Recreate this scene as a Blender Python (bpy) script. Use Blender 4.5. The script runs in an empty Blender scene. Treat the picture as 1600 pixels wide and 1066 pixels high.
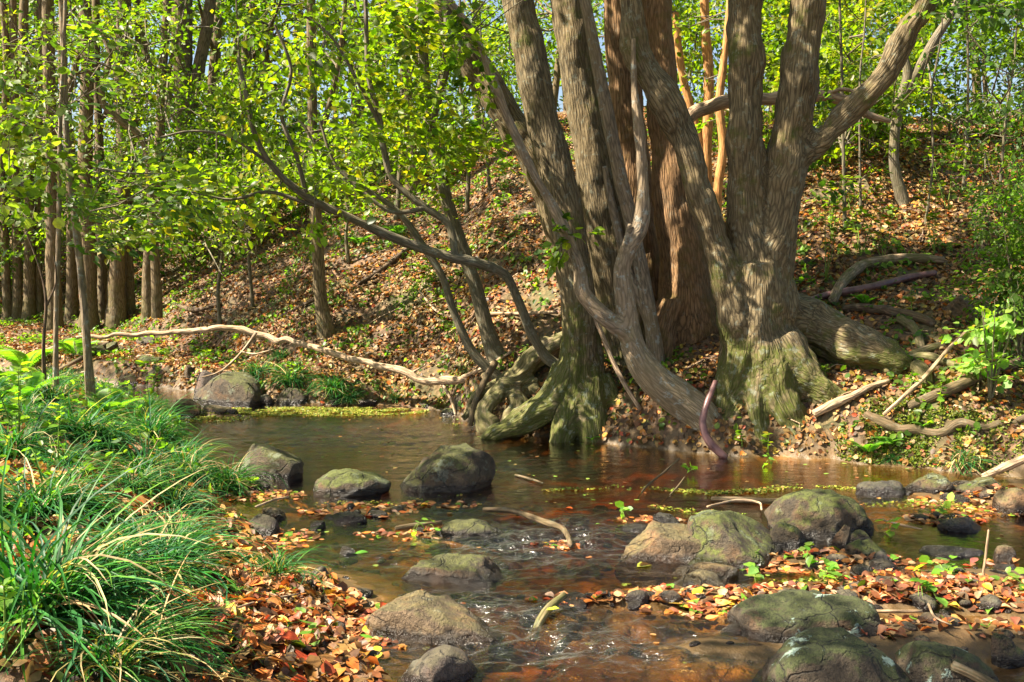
import bpy, math, random
import numpy as np
from mathutils import Vector, Matrix
rng = np.random.default_rng(7)
random.seed(7)
scene = bpy.context.scene
COL = scene.collection
# ------------------------------------------------------------------ camera
CAM_H = 1.7
PITCH = math.atan((533 - 400) / 1555.56)
cam_d = bpy.data.cameras.new('camera')
cam_d.lens = 35.0; cam_d.sensor_width = 36.0; cam_d.clip_end = 600; cam_d.clip_start = 0.05
cam = bpy.data.objects.new('camera', cam_d); COL.objects.link(cam)
cam.location = (0, 0, CAM_H); cam.rotation_euler = (math.pi / 2 - PITCH, 0, 0)
scene.camera = cam
# ------------------------------------------------------------------ light
SUN_DIR = np.array([-0.62, -0.10, 0.78]); SUN_DIR /= np.linalg.norm(SUN_DIR)
world = bpy.data.worlds.new('World'); scene.world = world; world.use_nodes = True
wn = world.node_tree.nodes; wl = world.node_tree.links
sky = wn.new('ShaderNodeTexSky'); sky.sky_type = 'NISHITA'; sky.sun_disc = False
sky.sun_elevation = math.asin(SUN_DIR[2])
sky.sun_rotation = math.atan2(SUN_DIR[0], SUN_DIR[1])
sky.air_density = 1.0; sky.dust_density = 2.5; sky.ozone_density = 1.0
bg = wn['Background']; bg.inputs['Strength'].default_value = 0.052
wl.new(sky.outputs[0], bg.inputs['Color'])
sun_d = bpy.data.lights.new('sun', 'SUN'); sun_d.energy = 5.0; sun_d.angle = math.radians(0.5)
sun_d.color = (1.0, 0.90, 0.72)
sun = bpy.data.objects.new('sun', sun_d); COL.objects.link(sun)
sun.rotation_euler = Vector(SUN_DIR).to_track_quat('Z', 'Y').to_euler(); sun.location = (-8, 3, 14)
vs = scene.view_settings
vs.view_transform = 'Standard'; vs.look = 'None'; vs.gamma = 1.0; vs.use_curve_mapping = False
vs.exposure = 2.15
scene.cycles.max_bounces = 8; scene.cycles.diffuse_bounces = 4; scene.cycles.glossy_bounces = 3
scene.cycles.transmission_bounces = 4; scene.cycles.transparent_max_bounces = 12
scene.cycles.sample_clamp_indirect = 6.0
scene.cycles.use_denoising = True
# ------------------------------------------------------------------ projection helpers (photo pixels -> places)
F = 1555.56
C0 = np.array([0, 0, CAM_H])
FW = np.array([0, math.cos(PITCH), -math.sin(PITCH)]); UP = np.array([0, math.sin(PITCH), math.cos(PITCH)])
def ray(px, py):
    return FW + np.array([1.0, 0, 0]) * ((px - 800) / F) + UP * ((533 - py) / F)
def at(px, py, Y):
    d = ray(px, py); return C0 + d * (Y / d[1])
def gz(px, py, z=0.0):
    d = ray(px, py); return C0 + d * ((z - CAM_H) / d[2])
def to_px(P):
    P = np.asarray(P, float) - C0
    w = P @ FW
    w = np.where(np.abs(w) < 1e-3, 1e-3, w)
    return 800 + F * P[..., 0] / w, 533 - F * (P @ UP) / w, w
# ------------------------------------------------------------------ noise (vectorised gradient noise)
_perm = np.random.default_rng(3).permutation(512)
_perm = np.concatenate([_perm, _perm, _perm])
_gr = np.random.default_rng(5).normal(size=(512, 3)); _gr /= np.linalg.norm(_gr, axis=1)[:, None]
def noise(P):
    P = np.asarray(P, float)
    i = np.floor(P).astype(int); f = P - i; i &= 511
    u = f * f * f * (f * (f * 6 - 15) + 10)
    out = 0
    for dx in (0, 1):
        for dy in (0, 1):
            for dz in (0, 1):
                h = _perm[(_perm[(_perm[(i[..., 0] + dx) & 511] + i[..., 1] + dy) & 511] + i[..., 2] + dz) & 511]
                g = _gr[h]
                dot = g[..., 0] * (f[..., 0] - dx) + g[..., 1] * (f[..., 1] - dy) + g[..., 2] * (f[..., 2] - dz)
                w = (u[..., 0] if dx else 1 - u[..., 0]) * (u[..., 1] if dy else 1 - u[..., 1]) * (u[..., 2] if dz else 1 - u[..., 2])
                out = out + dot * w
    return out * 1.6
def fbm(P, oct=4, gain=0.5):
    P = np.asarray(P, float); s = 0; a = 1
    for o in range(oct):
        s = s + a * noise(P * (2 ** o) + 17.3 * o); a *= gain
    return s
def sstep(a, b, x):
    t = np.clip((x - a) / (b - a), 0, 1); return t * t * (3 - 2 * t)
# ------------------------------------------------------------------ terrain
def shore(pts):
    q = np.array([gz(x, y) for x, y in pts]); o = np.argsort(q[:, 0]); return q[o, 0], q[o, 1]
NX, NY = shore([(130, 612), (215, 628), (265, 652), (298, 690), (318, 730), (345, 770), (385, 815), (430, 870), (505, 940), (590, 1040)])
NX = np.concatenate([[-40, -12, -8], NX, [0.2, 1.2, 3, 10, 40]]); NY = np.concatenate([[17, 15, 14], NY, [2.4, 1.6, 1.0, 0, 0]])
FX, FY = shore([(130, 599), (215, 604), (300, 612), (420, 630), (600, 634), (690, 642), (760, 668), (880, 686), (1130, 712), (1300, 718), (1600, 748)])
FX = np.concatenate([[-40, -12, -8], FX, [6, 12, 40]]); FY = np.concatenate([[18.5, 16.2, 15.0], FY, [7.3, 6.6, 5]])
# base of the slope behind the shore terrace (left of the picture a flat shelf lies in front of it)
TX = np.array([-40, -9, -7, -5.2, -3.6, -2.2, -1.0, 0, 40]); TT = np.array([4.5, 4.0, 3.6, 2.6, 1.6, 0.7, 0.2, 0, 0])
# bars of leaves and pebbles standing in the shallow water: (px, py, half length m, half depth m, height)
BARS = [(1330, 935, 1.25, 0.33, .045), (1560, 930, .8, .45, .06), (1300, 878, .5, .28, .03), (560, 800, .45, .25, .012),
        (430, 960, .55, .65, .07), (1560, 775, .7, .45, .05), (700, 835, .3, .2, .01), (1420, 1010, 1.0, .35, .05), (395, 768, .35, .15, .03), (352, 760, .28, .2, .07),
        (1480, 812, .35, .2, .01), (930, 942, .34, .09, .02), (330, 648, .5, .2, .02)]
BARW = [(gz(a, b)[0], gz(a, b)[1], l, w, h) for a, b, l, w, h in BARS]
def H(x, y):
    x = np.asarray(x, float); y = np.asarray(y, float)
    yf = np.interp(x, FX, FY); yn = np.interp(x, NX, NY); tt = np.interp(x, TX, TT)
    P = np.stack([x, y, np.zeros_like(x)], -1)
    n1 = fbm(P * 0.5, 3); n2 = fbm(P * 2.3 + 9, 3)
    df = y - yf + n2 * 0.10; dn = (yn - y) * 0.75 + n2 * 0.08
    # far bank
    step = 0.26 * sstep(0, 0.35, df)
    rise = np.clip(df - tt, 0, None)
    crest = 4.9 + 0.5 * np.sin(x * 0.33 + 1.0)
    hill = 0.405 * rise
    hill = crest * (1 - np.exp(-hill / crest * 1.0)) * 1.0 + 0.16 * hill
    hill = np.where(rise > 30, hill + 0 * rise, hill)
    far = step + 0.02 * np.clip(df, 0, tt) + hill + np.clip(df, 0, 1.5) / 1.5 * (n1 * 0.12 + n2 * 0.035)
    # near left bank
    near = 0.10 * sstep(0, 0.3, dn) + 0.30 * sstep(0.1, 2.2, dn) + 0.03 * np.clip(dn, 0, 6) + np.clip(dn, 0, 1) * (n1 * 0.06 + n2 * 0.05)
    d = np.minimum(-df, -dn)
    bed = -0.26 * (1 - np.exp(-np.clip(d, 0, None) / 0.6)) + n1 * 0.05 + n2 * 0.025 - 0.01
    bed = np.where(y < 7.2, bed * 0.62, bed)
    for (bx, by, l, w, h) in BARW:
        r = ((x - bx) / l) ** 2 + ((y - by) / w) ** 2
        t = h + 0.03 * n2 - 0.07 * r
        k = 0.02
        bed = np.maximum(bed, np.where(r < 4, t, -9))
    z = np.where(df > 0, far, np.where(dn > 0, near, np.minimum(bed, 9)))
    z = np.where((df <= 0) & (dn <= 0), bed, z)
    return z
def Hn(x, y, e=0.05):
    dx = (H(x + e, y) - H(x - e, y)) / (2 * e); dy = (H(x, y + e) - H(x, y - e)) / (2 * e)
    n = np.stack([-dx, -dy, np.ones_like(dx)], -1); return n / np.linalg.norm(n, axis=-1, keepdims=True)
def hit(px, py, tmax=60.0):
    d = ray(px, py); t = np.arange(2.0, tmax, 0.03); P = C0 + d * t[:, None]
    below = P[:, 2] < H(P[:, 0], P[:, 1]); below &= t > 2.2
    k = np.argmax(below)
    return P[k] if below.any() else P[-1]
# ------------------------------------------------------------------ object helpers
def prop(o, label=None, cat=None, group=None, kind=None):
    if label: o['label'] = label
    if cat: o['category'] = cat
    if group: o['group'] = group
    if kind: o['kind'] = kind
    return o
def link(name, data, parent=None, mat=None, world_space=True):
    o = bpy.data.objects.new(name, data); COL.objects.link(o)
    if parent is not None:
        o.parent = parent
        if world_space:
            o.location = -parent.location if parent.parent is None else (0, 0, 0)
    if mat is not None and data is not None and not data.materials: data.materials.append(mat)
    return o
def empty(name, loc=(0, 0, 0)):
    o = bpy.data.objects.new(name, None); COL.objects.link(o); o.location = loc; o.empty_display_size = 0.1
    return o
def mesh_np(name, V, Fc, col=None, mat=None, smooth=True, attrs=None):
    V = np.ascontiguousarray(V, dtype=np.float32); Fc = np.ascontiguousarray(Fc, dtype=np.int32)
    me = bpy.data.meshes.new(name)
    me.vertices.add(len(V)); me.vertices.foreach_set('co', V.ravel())
    k = Fc.shape[1]; nf = len(Fc)
    me.loops.add(nf * k); me.loops.foreach_set('vertex_index', Fc.ravel())
    me.polygons.add(nf); me.polygons.foreach_set('loop_start', np.arange(0, nf * k, k, dtype=np.int32))
    if smooth: me.polygons.foreach_set('use_smooth', np.ones(nf, bool))
    me.update(calc_edges=True)
    if col is not None:
        a = me.color_attributes.new('col', 'FLOAT_COLOR', 'POINT')
        c = np.ones((len(V), 4), np.float32); c[:, :3] = col; a.data.foreach_set('color', c.ravel())
    for nm, arr in (attrs or {}).items():
        a = me.attributes.new(nm, 'FLOAT_VECTOR', 'POINT'); a.data.foreach_set('vector', np.ascontiguousarray(arr, np.float32).ravel())
    if mat is not None: me.materials.append(mat)
    return me
class Bag:
    """collects pieces of one part"""
    def __init__(s): s.V = []; s.F = []; s.C = []; s.n = 0
    def add(s, V, Fc, C=None):
        V = np.asarray(V, float); s.V.append(V); s.F.append(np.asarray(Fc) + s.n); s.n += len(V)
        s.C.append(np.broadcast_to(np.asarray(C if C is not None else (1, 1, 1), float), (len(V), 3)))
    def mesh(s, name, mat, smooth=True):
        return mesh_np(name, np.concatenate(s.V), np.concatenate(s.F), np.concatenate(s.C), mat, smooth)
def frames(T):
    T = T / (np.linalg.norm(T, axis=-1, keepdims=True) + 1e-9)
    ref = np.where(np.abs(T[..., 2:3]) > 0.9, np.array([0, 1.0, 0]), np.array([0, 0, 1.0]))
    A = np.cross(T, ref); A /= np.linalg.norm(A, axis=-1, keepdims=True) + 1e-9
    B = np.cross(A, T); return A, B
def tubes(P, R, nseg=5, caps=False):
    """P (N,K,3), R (N,K) -> quads of N tapered tubes"""
    P = np.asarray(P, float); R = np.asarray(R, float); N, K, _ = P.shape
    T = np.gradient(P, axis=1)
    # one frame per tube, projected at each ring (stable for gently bent tubes)
    T /= np.linalg.norm(T, axis=-1, keepdims=True) + 1e-9
    A = np.zeros_like(P); a, b = frames(T[:, 0]); A[:, 0] = a
    for k in range(1, K):
        v = A[:, k - 1] - T[:, k] * (A[:, k - 1] * T[:, k]).sum(-1, keepdims=True)
        A[:, k] = v / (np.linalg.norm(v, axis=-1, keepdims=True) + 1e-9)
    B = np.cross(T, A)
    th = np.linspace(0, 2 * np.pi, nseg, endpoint=False)
    V = P[:, :, None] + R[:, :, None, None] * (A[:, :, None] * np.cos(th)[None, None, :, None] + B[:, :, None] * np.sin(th)[None, None, :, None])
    V = V.reshape(-1, 3)
    n, k, s = np.meshgrid(np.arange(N), np.arange(K - 1), np.arange(nseg), indexing='ij')
    s2 = (s + 1) % nseg; base = n * K * nseg
    Fq = np.stack([base + k * nseg + s, base + k * nseg + s2, base + (k + 1) * nseg + s2, base + (k + 1) * nseg + s], -1).reshape(-1, 4)
    return V, Fq
def smooth_path(pts, step=0.06):
    """Catmull-Rom through rows (x,y,z,r)"""
    P = np.asarray(pts, float)
    if len(P) < 3:
        n = max(2, int(np.linalg.norm(P[-1, :3] - P[0, :3]) / step) + 1); t = np.linspace(0, 1, n)[:, None]
        return P[0] * (1 - t) + P[-1] * t
    E = np.vstack([2 * P[0] - P[1], P, 2 * P[-1] - P[-2]]); out = []
    for i in range(1, len(E) - 2):
        p0, p1, p2, p3 = E[i - 1:i + 3]
        n = max(2, int(np.linalg.norm(p2[:3] - p1[:3]) / step)); t = np.linspace(0, 1, n, endpoint=False)[:, None]
        out.append(0.5 * ((2 * p1) + (-p0 + p2) * t + (2 * p0 - 5 * p1 + 4 * p2 - p3) * t * t + (-p0 + 3 * p1 - 3 * p2 + p3) * t ** 3))
    out.append(P[-1:]); q = np.vstack(out); q[:, 3] = np.maximum(q[:, 3], 0.0015); return q
def px_path(rows, Y=None):
    """rows of (px,py,[Y],radius_px) -> (x,y,z,r)"""
    out = []
    for r in rows:
        if len(r) == 3: r = (r[0], r[1], Y, r[2])
        p = at(r[0], r[1], r[2]); out.append([*p, r[3] / F * r[2]])
    return np.array(out)
# ------------------------------------------------------------------ materials
class NT:
    def __init__(s, name):
        s.m = bpy.data.materials.new(name); s.m.use_nodes = True; s.t = s.m.node_tree; s.t.nodes.clear()
        s.out = s.n('OutputMaterial')
    def n(s, typ, **kw):
        nd = s.t.nodes.new('ShaderNode' + typ)
        for k, v in kw.items():
            if k.startswith('i_'):
                key = k[2:].replace('_', ' ')
                key = int(key) if key.isdigit() else key
                s.set(nd.inputs[key], v)
            else: setattr(nd, k, v)
        return nd
    def set(s, sock, v):
        if hasattr(v, 'is_output') or isinstance(v, bpy.types.NodeSocket): s.t.links.new(v, sock)
        elif isinstance(v, bpy.types.Node): s.t.links.new(v.outputs[0], sock)
        else:
            if isinstance(v, tuple) and len(v) == 3 and sock.type == 'RGBA': v = (*v, 1)
            sock.default_value = v
    def noise(s, vec, scale, detail=3, rough=0.55, dist=0.0):
        return s.n('TexNoise', i_Vector=vec, i_Scale=float(scale), i_Detail=float(detail), i_Roughness=rough, i_Distortion=dist).outputs[0]
    def ramp(s, f, stops, interp='LINEAR'):
        nd = s.n('ValToRGB', i_0=f); cr = nd.color_ramp; cr.interpolation = interp
        while len(cr.elements) < len(stops): cr.elements.new(0.5)
        for e, (p, c) in zip(cr.elements, stops):
            e.position = p; e.color = (c, c, c, 1) if not isinstance(c, tuple) else (*c, 1)
        return nd.outputs[0]
    def mix(s, f, a, b, mode='MIX'):
        nd = s.n('Mix', data_type='RGBA', blend_type=mode); s.set(nd.inputs[0], f); s.set(nd.inputs[6], a); s.set(nd.inputs[7], b)
        return nd.outputs[2]
    def math(s, op, a, b=0.0, clamp=False):
        nd = s.n('Math', operation=op, use_clamp=clamp); s.set(nd.inputs[0], a); s.set(nd.inputs[1], b); return nd.outputs[0]
    def pos(s): return s.n('NewGeometry').outputs['Position']
    def sep(s, v): return s.n('SeparateXYZ', i_0=v).outputs
    def attr(s, name, o='Color'): return s.n('Attribute', attribute_name=name).outputs[o]
    def scl(s, v, sc): return s.n('Mapping', i_Vector=v, i_Scale=sc).outputs[0]
    def bump(s, h, dist, strength=1.0, normal=None):
        nd = s.n('Bump', i_Height=h, i_Distance=dist, i_Strength=strength)
        if normal is not None: s.set(nd.inputs['Normal'], normal)
        return nd.outputs[0]
    def bsdf(s, col, rough, normal=None, **kw):
        b = s.n('BsdfPrincipled'); s.set(b.inputs['Base Color'], col); s.set(b.inputs['Roughness'], rough)
        if normal is not None: s.set(b.inputs['Normal'], normal)
        for k, v in kw.items(): s.set(b.inputs[k.replace('_', ' ')], v)
        return b.outputs[0]
    def done(s, sh): s.t.links.new(sh, s.out.inputs[0]); return s.m
def mat_leaf(name, trans=0.5, rough=0.42, tint=(1.06, 1.2, 0.2), gain=2.1, var=0.25, spec=.3):
    s = NT(name); c = s.attr('col'); nz = s.noise(s.pos(), 40, 2)
    c2 = s.mix(1.0, c, s.ramp(nz, [(0.3, 1 - var), (0.7, 1 + var * .6)]), 'MULTIPLY')
    b = s.bsdf(c2, rough, Specular_IOR_Level=spec)
    tc = s.mix(1.0, c2, (tint[0] * gain, tint[1] * gain, tint[2] * gain), 'MULTIPLY')
    tr = s.n('BsdfTranslucent', i_Color=tc).outputs[0]
    return s.done(s.n('MixShader', i_0=trans, i_1=b, i_2=tr).outputs[0])
M_LEAF = mat_leaf('green_leaf')
M_BLADE = mat_leaf('grass_blade', 0.25, 0.48, (.95, 1.2, .3), 1.45, .25, .2)
M_DRY = mat_leaf('dry_leaf', 0.18, 0.5, (1.25, 0.9, 0.5), 1.2, .35)
M_DUCK = mat_leaf('floating_weed', 0.15, 0.45, (1.1, 1.2, .4), 1.2, .3)
def mat_bark(name, dark, light, moss=(0.075, 0.095, 0.008), moss_amt=0.5, lich=(0.26, 0.29, 0.23), lich_amt=0.3, furrow=1.0, top=1.4, fscale=40.0):
    s = NT(name); bk = s.attr('bk', 'Vector'); p = s.pos(); z = s.sep(p)[2]
    wob = s.noise(bk, 14, 3, .6)
    bq = s.n('VectorMath', operation='ADD', i_0=bk, i_1=s.scl(s.n('CombineXYZ', i_0=wob, i_1=wob, i_2=wob).outputs[0], (.014, .014, .014))).outputs[0]
    vo = s.n('TexVoronoi', feature='DISTANCE_TO_EDGE', i_Vector=bq, i_Scale=fscale).outputs['Distance']
    f1 = s.ramp(vo, [(0.02, 0.22), (0.26, 0.75)]); f2 = s.noise(bk, 95, 4, .65)
    w = s.noise(p, 2.2, 4); w2 = s.noise(p, 9, 5, .65)
    h = s.math('ADD', s.math('MULTIPLY', f1, 0.62), s.math('MULTIPLY', f2, 0.5))
    c = s.mix(s.ramp(h, [(0.30, 0.0), (0.66, 1.0)]), dark, light)
    c = s.mix(s.math('MULTIPLY', s.ramp(w, [(.35, 0), (.7, 1)]), 0.45), c, tuple(x * y for x, y in zip(light, (1.12, 1.0, .8))))
    # moss: low on the trunk, and in patches
    low = s.n('MapRange', i_0=z, i_1=0.0, i_2=top, i_3=0.30, i_4=-0.10).outputs[0]
    mm = s.math('ADD', s.math('ADD', w, low), s.math('MULTIPLY', s.math('SUBTRACT', w2, 0.5), 0.7))
    mk = s.math('MULTIPLY', s.ramp(mm, [(0.48, 0), (0.62, 1)]), moss_amt)
    mc = s.mix(w2, tuple(v * .3 for v in moss), tuple(v * 1.15 for v in moss))
    mk = s.math('MULTIPLY', mk, s.ramp(f2, [(.35, .35), (.6, 1)]))
    c = s.mix(mk, c, mc)
    lk = s.math('MULTIPLY', s.ramp(s.noise(p, 14, 6, .7), [(0.56, 0), (0.63, 1)]), lich_amt)
    c = s.mix(lk, c, lich)
    bh = s.math('ADD', s.math('MULTIPLY', h, 1.0), s.math('MULTIPLY', w2, 0.3))
    nrm = s.bump(bh, 0.017 * furrow, 1.0)
    return s.done(s.bsdf(c, 0.82, nrm, Specular_IOR_Level=0.25))
M_BARK_BIG = mat_bark('furrowed_bark', (0.026, 0.020, 0.011), (0.18, 0.137, 0.076), moss_amt=.95, lich_amt=.35)
M_BARK_WARM = mat_bark('warm_furrowed_bark', (0.04, 0.024, 0.012), (0.27, 0.158, 0.078), moss_amt=.5, lich_amt=.15)
M_BARK_GREY = mat_bark('smooth_grey_bark', (0.075, 0.06, 0.043), (0.27, 0.205, 0.14), moss_amt=.25, lich=(.33, .38, .36), lich_amt=.5, furrow=.6)
M_BARK_THIN = mat_bark('thin_branch_bark', (0.05, 0.043, 0.032), (0.17, 0.14, 0.10), moss_amt=.25, lich_amt=.35, furrow=.6, top=6)
M_BARK_BROWN = mat_bark('brown_grove_bark', (0.03, 0.022, 0.012), (0.19, 0.14, 0.08), moss_amt=.4, lich_amt=.25, furrow=.5)
M_BARK_ORANGE = mat_bark('orange_bark', (0.16, 0.07, 0.025), (0.5, 0.25, 0.09), moss_amt=.05, lich_amt=.05, furrow=.3)
M_STICK = mat_bark('dead_pale_wood', (0.10, 0.065, 0.04), (0.42, 0.30, 0.20), moss_amt=.1, lich_amt=.2, furrow=.6)
M_STICK_DARK = mat_bark('dead_dark_wood', (0.025, 0.018, 0.013), (0.13, 0.085, 0.055), moss_amt=.25, lich_amt=.15, furrow=.4)
M_ROOT = mat_bark('mossy_root_bark', (0.06, 0.045, 0.028), (0.27, 0.20, 0.13), moss_amt=.75, lich_amt=.2, furrow=.5, top=2.5)
def mat_pipe():
    s = NT('pipe_plastic'); p = s.pos(); n = s.noise(p, 12, 4)
    c = s.mix(s.ramp(n, [(.35, 0), (.7, 1)]), (0.07, 0.03, 0.03), (0.20, 0.10, 0.09))
    return s.done(s.bsdf(c, s.ramp(n, [(.3, .3), (.7, .55)])))
M_PIPE = mat_pipe()
def mat_ground():
    s = NT('leafy_soil'); p = s.pos(); z = s.sep(p)[2]
    n = s.noise(p, 1.2, 5); n2 = s.noise(p, 14, 5, .7); vor = s.n('TexVoronoi', i_Vector=p, i_Scale=16.0, i_Randomness=1.0)
    c = s.mix(n2, (0.035, 0.022, 0.013), (0.12, 0.07, 0.035))
    c = s.mix(s.math('MULTIPLY', s.ramp(s.sep(vor.outputs['Color'])[0], [(.3, 0), (.8, 1)]), .6), c, (0.22, 0.12, 0.06))
    c = s.mix(s.math('MULTIPLY', s.ramp(n, [(.48, 0), (.62, 1)]), .45), c, (0.05, 0.075, 0.015))
    h = s.math('ADD', s.math('MULTIPLY', n2, .7), s.math('MULTIPLY', vor.outputs['Distance'], .6))
    return s.done(s.bsdf(c, 0.9, s.bump(h, 0.05, .8)))
def mat_bed():
    s = NT('stream_bed'); p = s.pos(); z = s.sep(p)[2]
    n = s.noise(p, 1.1, 4, .6); n2 = s.noise(p, 11, 5, .7)
    vor = s.n('TexVoronoi', i_Vector=p, i_Scale=9.0); v = s.ramp(s.sep(vor.outputs['Color'])[0], [(.2, .45), (.9, 1.35)])
    sand = s.mix(n2, (0.30, 0.13, 0.028), (0.44, 0.22, 0.06))
    mud = s.mix(n2, (0.04, 0.026, 0.010), (0.12, 0.07, 0.025))
    c = s.mix(s.math('MULTIPLY', s.ramp(n, [(.52, 0), (.63, 1)]), s.n('MapRange', i_0=z, i_1=-0.015, i_2=0.01, i_3=1.0, i_4=0.12).outputs[0]), mud, sand)
    c = s.mix(s.math('MULTIPLY', s.ramp(vor.outputs['Distance'], [(.0, 1), (.45, 0)]), .5), c, (0.07, 0.055, 0.035))
    wet = s.ramp(s.n('MapRange', i_0=z, i_1=-0.02, i_2=0.05).outputs[0], [(0, .3), (1, .75)])
    return s.done(s.bsdf(c, wet, s.bump(s.math('ADD', n2, vor.outputs['Distance']), 0.03, .7)))
def mat_rock(name, dark, light, moss_amt=.6, lich_amt=.3, moss=(0.055, 0.062, 0.010), lich=(0.30, 0.36, 0.28), lich_scale=7):
    s = NT(name); p = s.pos(); z = s.sep(p)[2]; nz = s.sep(s.n('NewGeometry').outputs['Normal'])[2]
    a = s.noise(p, 3.5, 5, .6); b = s.noise(p, 22, 6, .7); fine = s.noise(p, 120, 3, .6)
    c = s.mix(s.ramp(s.math('ADD', s.math('MULTIPLY', a, .6), s.math('MULTIPLY', b, .45)), [(.38, 0), (.68, 1)]), dark, light)
    c = s.mix(s.math('MULTIPLY', s.ramp(s.noise(p, 6, 5, .65), [(.5, 0), (.66, 1)]), .55), c, tuple(v * f for v, f in zip(light, (1.25, .85, .55))))
    mk = s.ramp(s.math('ADD', s.math('MULTIPLY', nz, .34), s.math('ADD', s.math('MULTIPLY', a, .75), s.math('MULTIPLY', b, .45))), [(.76, 0), (.88, 1)])
    mc = s.mix(s.ramp(b, [(.3, 0), (.7, 1)]), tuple(v * .45 for v in moss), tuple(v * 1.8 for v in moss))
    c = s.mix(s.math('MULTIPLY', mk, moss_amt), c, mc)
    ck = s.n('TexVoronoi', feature='DISTANCE_TO_EDGE', i_Scale=4.5); s.set(ck.inputs['Vector'], s.n('VectorMath', operation='ADD', i_0=p, i_1=s.scl(s.n('TexNoise', i_Vector=p, i_Scale=5.0, i_Detail=5.0).outputs[1], (.28, .28, .28))).outputs[0])
    crack = s.math('MULTIPLY', s.ramp(ck.outputs['Distance'], [(0.0, 1), (0.035, 0)]), s.ramp(a, [(.45, 0), (.55, 1)]))
    c = s.mix(s.math('MULTIPLY', crack, .75), c, tuple(v * .5 for v in dark))
    pit = s.ramp(s.noise(p, 55, 4, .7), [(.56, 0), (.68, 1)]); c = s.mix(s.math('MULTIPLY', pit, .45), c, dark)
    l = s.noise(p, lich_scale, 7, .68); lk = s.math('MULTIPLY', s.ramp(l, [(.585, 0), (.61, 1)]), lich_amt)
    c = s.mix(lk, c, lich)
    c = s.mix(s.math('MULTIPLY', s.ramp(fine, [(.55, 0), (.75, 1)]), .35), c, tuple(min(1, v * 1.6) for v in light))
    wetz = s.math('ADD', z, s.math('MULTIPLY', s.math('SUBTRACT', b, .5), 0.05))
    wet = s.n('MapRange', i_0=wetz, i_1=0.04, i_2=0.065).outputs[0]
    c = s.mix(wet, s.mix(1.0, c, (0.22, 0.2, 0.2), 'MULTIPLY'), c)
    r = s.n('MapRange', i_0=wet, i_3=0.25, i_4=0.85).outputs[0]
    h = s.math('ADD', s.math('SUBTRACT', s.math('MULTIPLY', b, .9), s.math('ADD', s.math('MULTIPLY', crack, .5), s.math('MULTIPLY', pit, .2))), s.math('ADD', s.math('MULTIPLY', fine, .25), s.math('MULTIPLY', lk, .25)))
    return s.done(s.bsdf(c, r, s.bump(h, 0.035, 1.0)))
M_ROCK = mat_rock('mossy_brown_rock', (0.022, 0.016, 0.010), (0.115, 0.082, 0.048), .8, .25)
M_ROCK_GREY = mat_rock('grey_brown_rock', (0.03, 0.022, 0.018), (0.13, 0.095, 0.075), .3, .1)
M_ROCK_PALE = mat_rock('pale_sandstone_rock', (0.045, 0.028, 0.015), (0.235, 0.16, 0.09), .45, .12)
M_ROCK_LICH = mat_rock('lichen_spotted_rock', (0.022, 0.016, 0.010), (0.11, 0.08, 0.048), .95, .9, moss=(0.036, 0.045, 0.010), lich=(0.30, 0.40, 0.33), lich_scale=4.5)
M_ROCK_MOSS = mat_rock('green_moss_rock', (0.022, 0.016, 0.010), (0.11, 0.08, 0.045), 1.0, .15, moss=(0.06, 0.07, 0.011))
M_ROCK_DARK = mat_rock('dark_wet_rock', (0.022, 0.018, 0.017), (0.10, 0.08, 0.07), .25, .05)
def mat_water():
    s = NT('stream_water'); p = s.pos(); xyz = s.sep(p)
    flow = s.attr('flow', 'Vector'); amt = s.sep(flow)[0]
    dep = s.sep(flow)[1]
    a = s.noise(s.scl(p, (1, 2.2, 1)), 7, 3, .55, .4); b = s.noise(s.scl(p, (1.0, 1.7, 1)), 26, 3, .6, .6); c = s.noise(s.scl(p, (1.3, 1, 1)), 80, 2, .5)
    h = s.math('ADD', s.math('MULTIPLY', a, .5), s.math('ADD', s.math('MULTIPLY', b, .22), s.math('MULTIPLY', c, .02)))
    h = s.math('MULTIPLY', h, s.n('MapRange', i_0=amt, i_3=0.16, i_4=0.75).outputs[0])
    nrm = s.bump(h, 0.055, 1.0)
    fr = s.n('Fresnel', i_IOR=1.333); s.set(fr.inputs['Normal'], nrm)
    gl = s.n('BsdfGlossy', i_Color=(1, 1, 1), i_Roughness=s.n('MapRange', i_0=amt, i_3=.035, i_4=.30).outputs[0]); s.set(gl.inputs['Normal'], nrm)
    absb = s.n('VectorMath', operation='SCALE', i_0=(-3.0, -5.0, -9.5)); s.set(absb.inputs['Scale'], dep); ab = s.sep(absb.outputs[0])
    tint = s.n('CombineXYZ', i_0=s.math('EXPONENT', ab[0]), i_1=s.math('EXPONENT', ab[1]), i_2=s.math('EXPONENT', ab[2])).outputs[0]
    tr = s.n('BsdfTransparent', i_Color=s.mix(1.0, tint, (.95, .90, .78), 'MULTIPLY'))
    sh = s.n('MixShader', i_0=s.math('ADD', s.math('MULTIPLY', fr.outputs[0], 1.6), s.math('MULTIPLY', amt, .05), True), i_1=tr.outputs[0], i_2=gl.outputs[0]).outputs[0]
    return s.done(sh)
M_GROUND = mat_ground(); M_BED = mat_bed(); M_WATER = mat_water()
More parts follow.
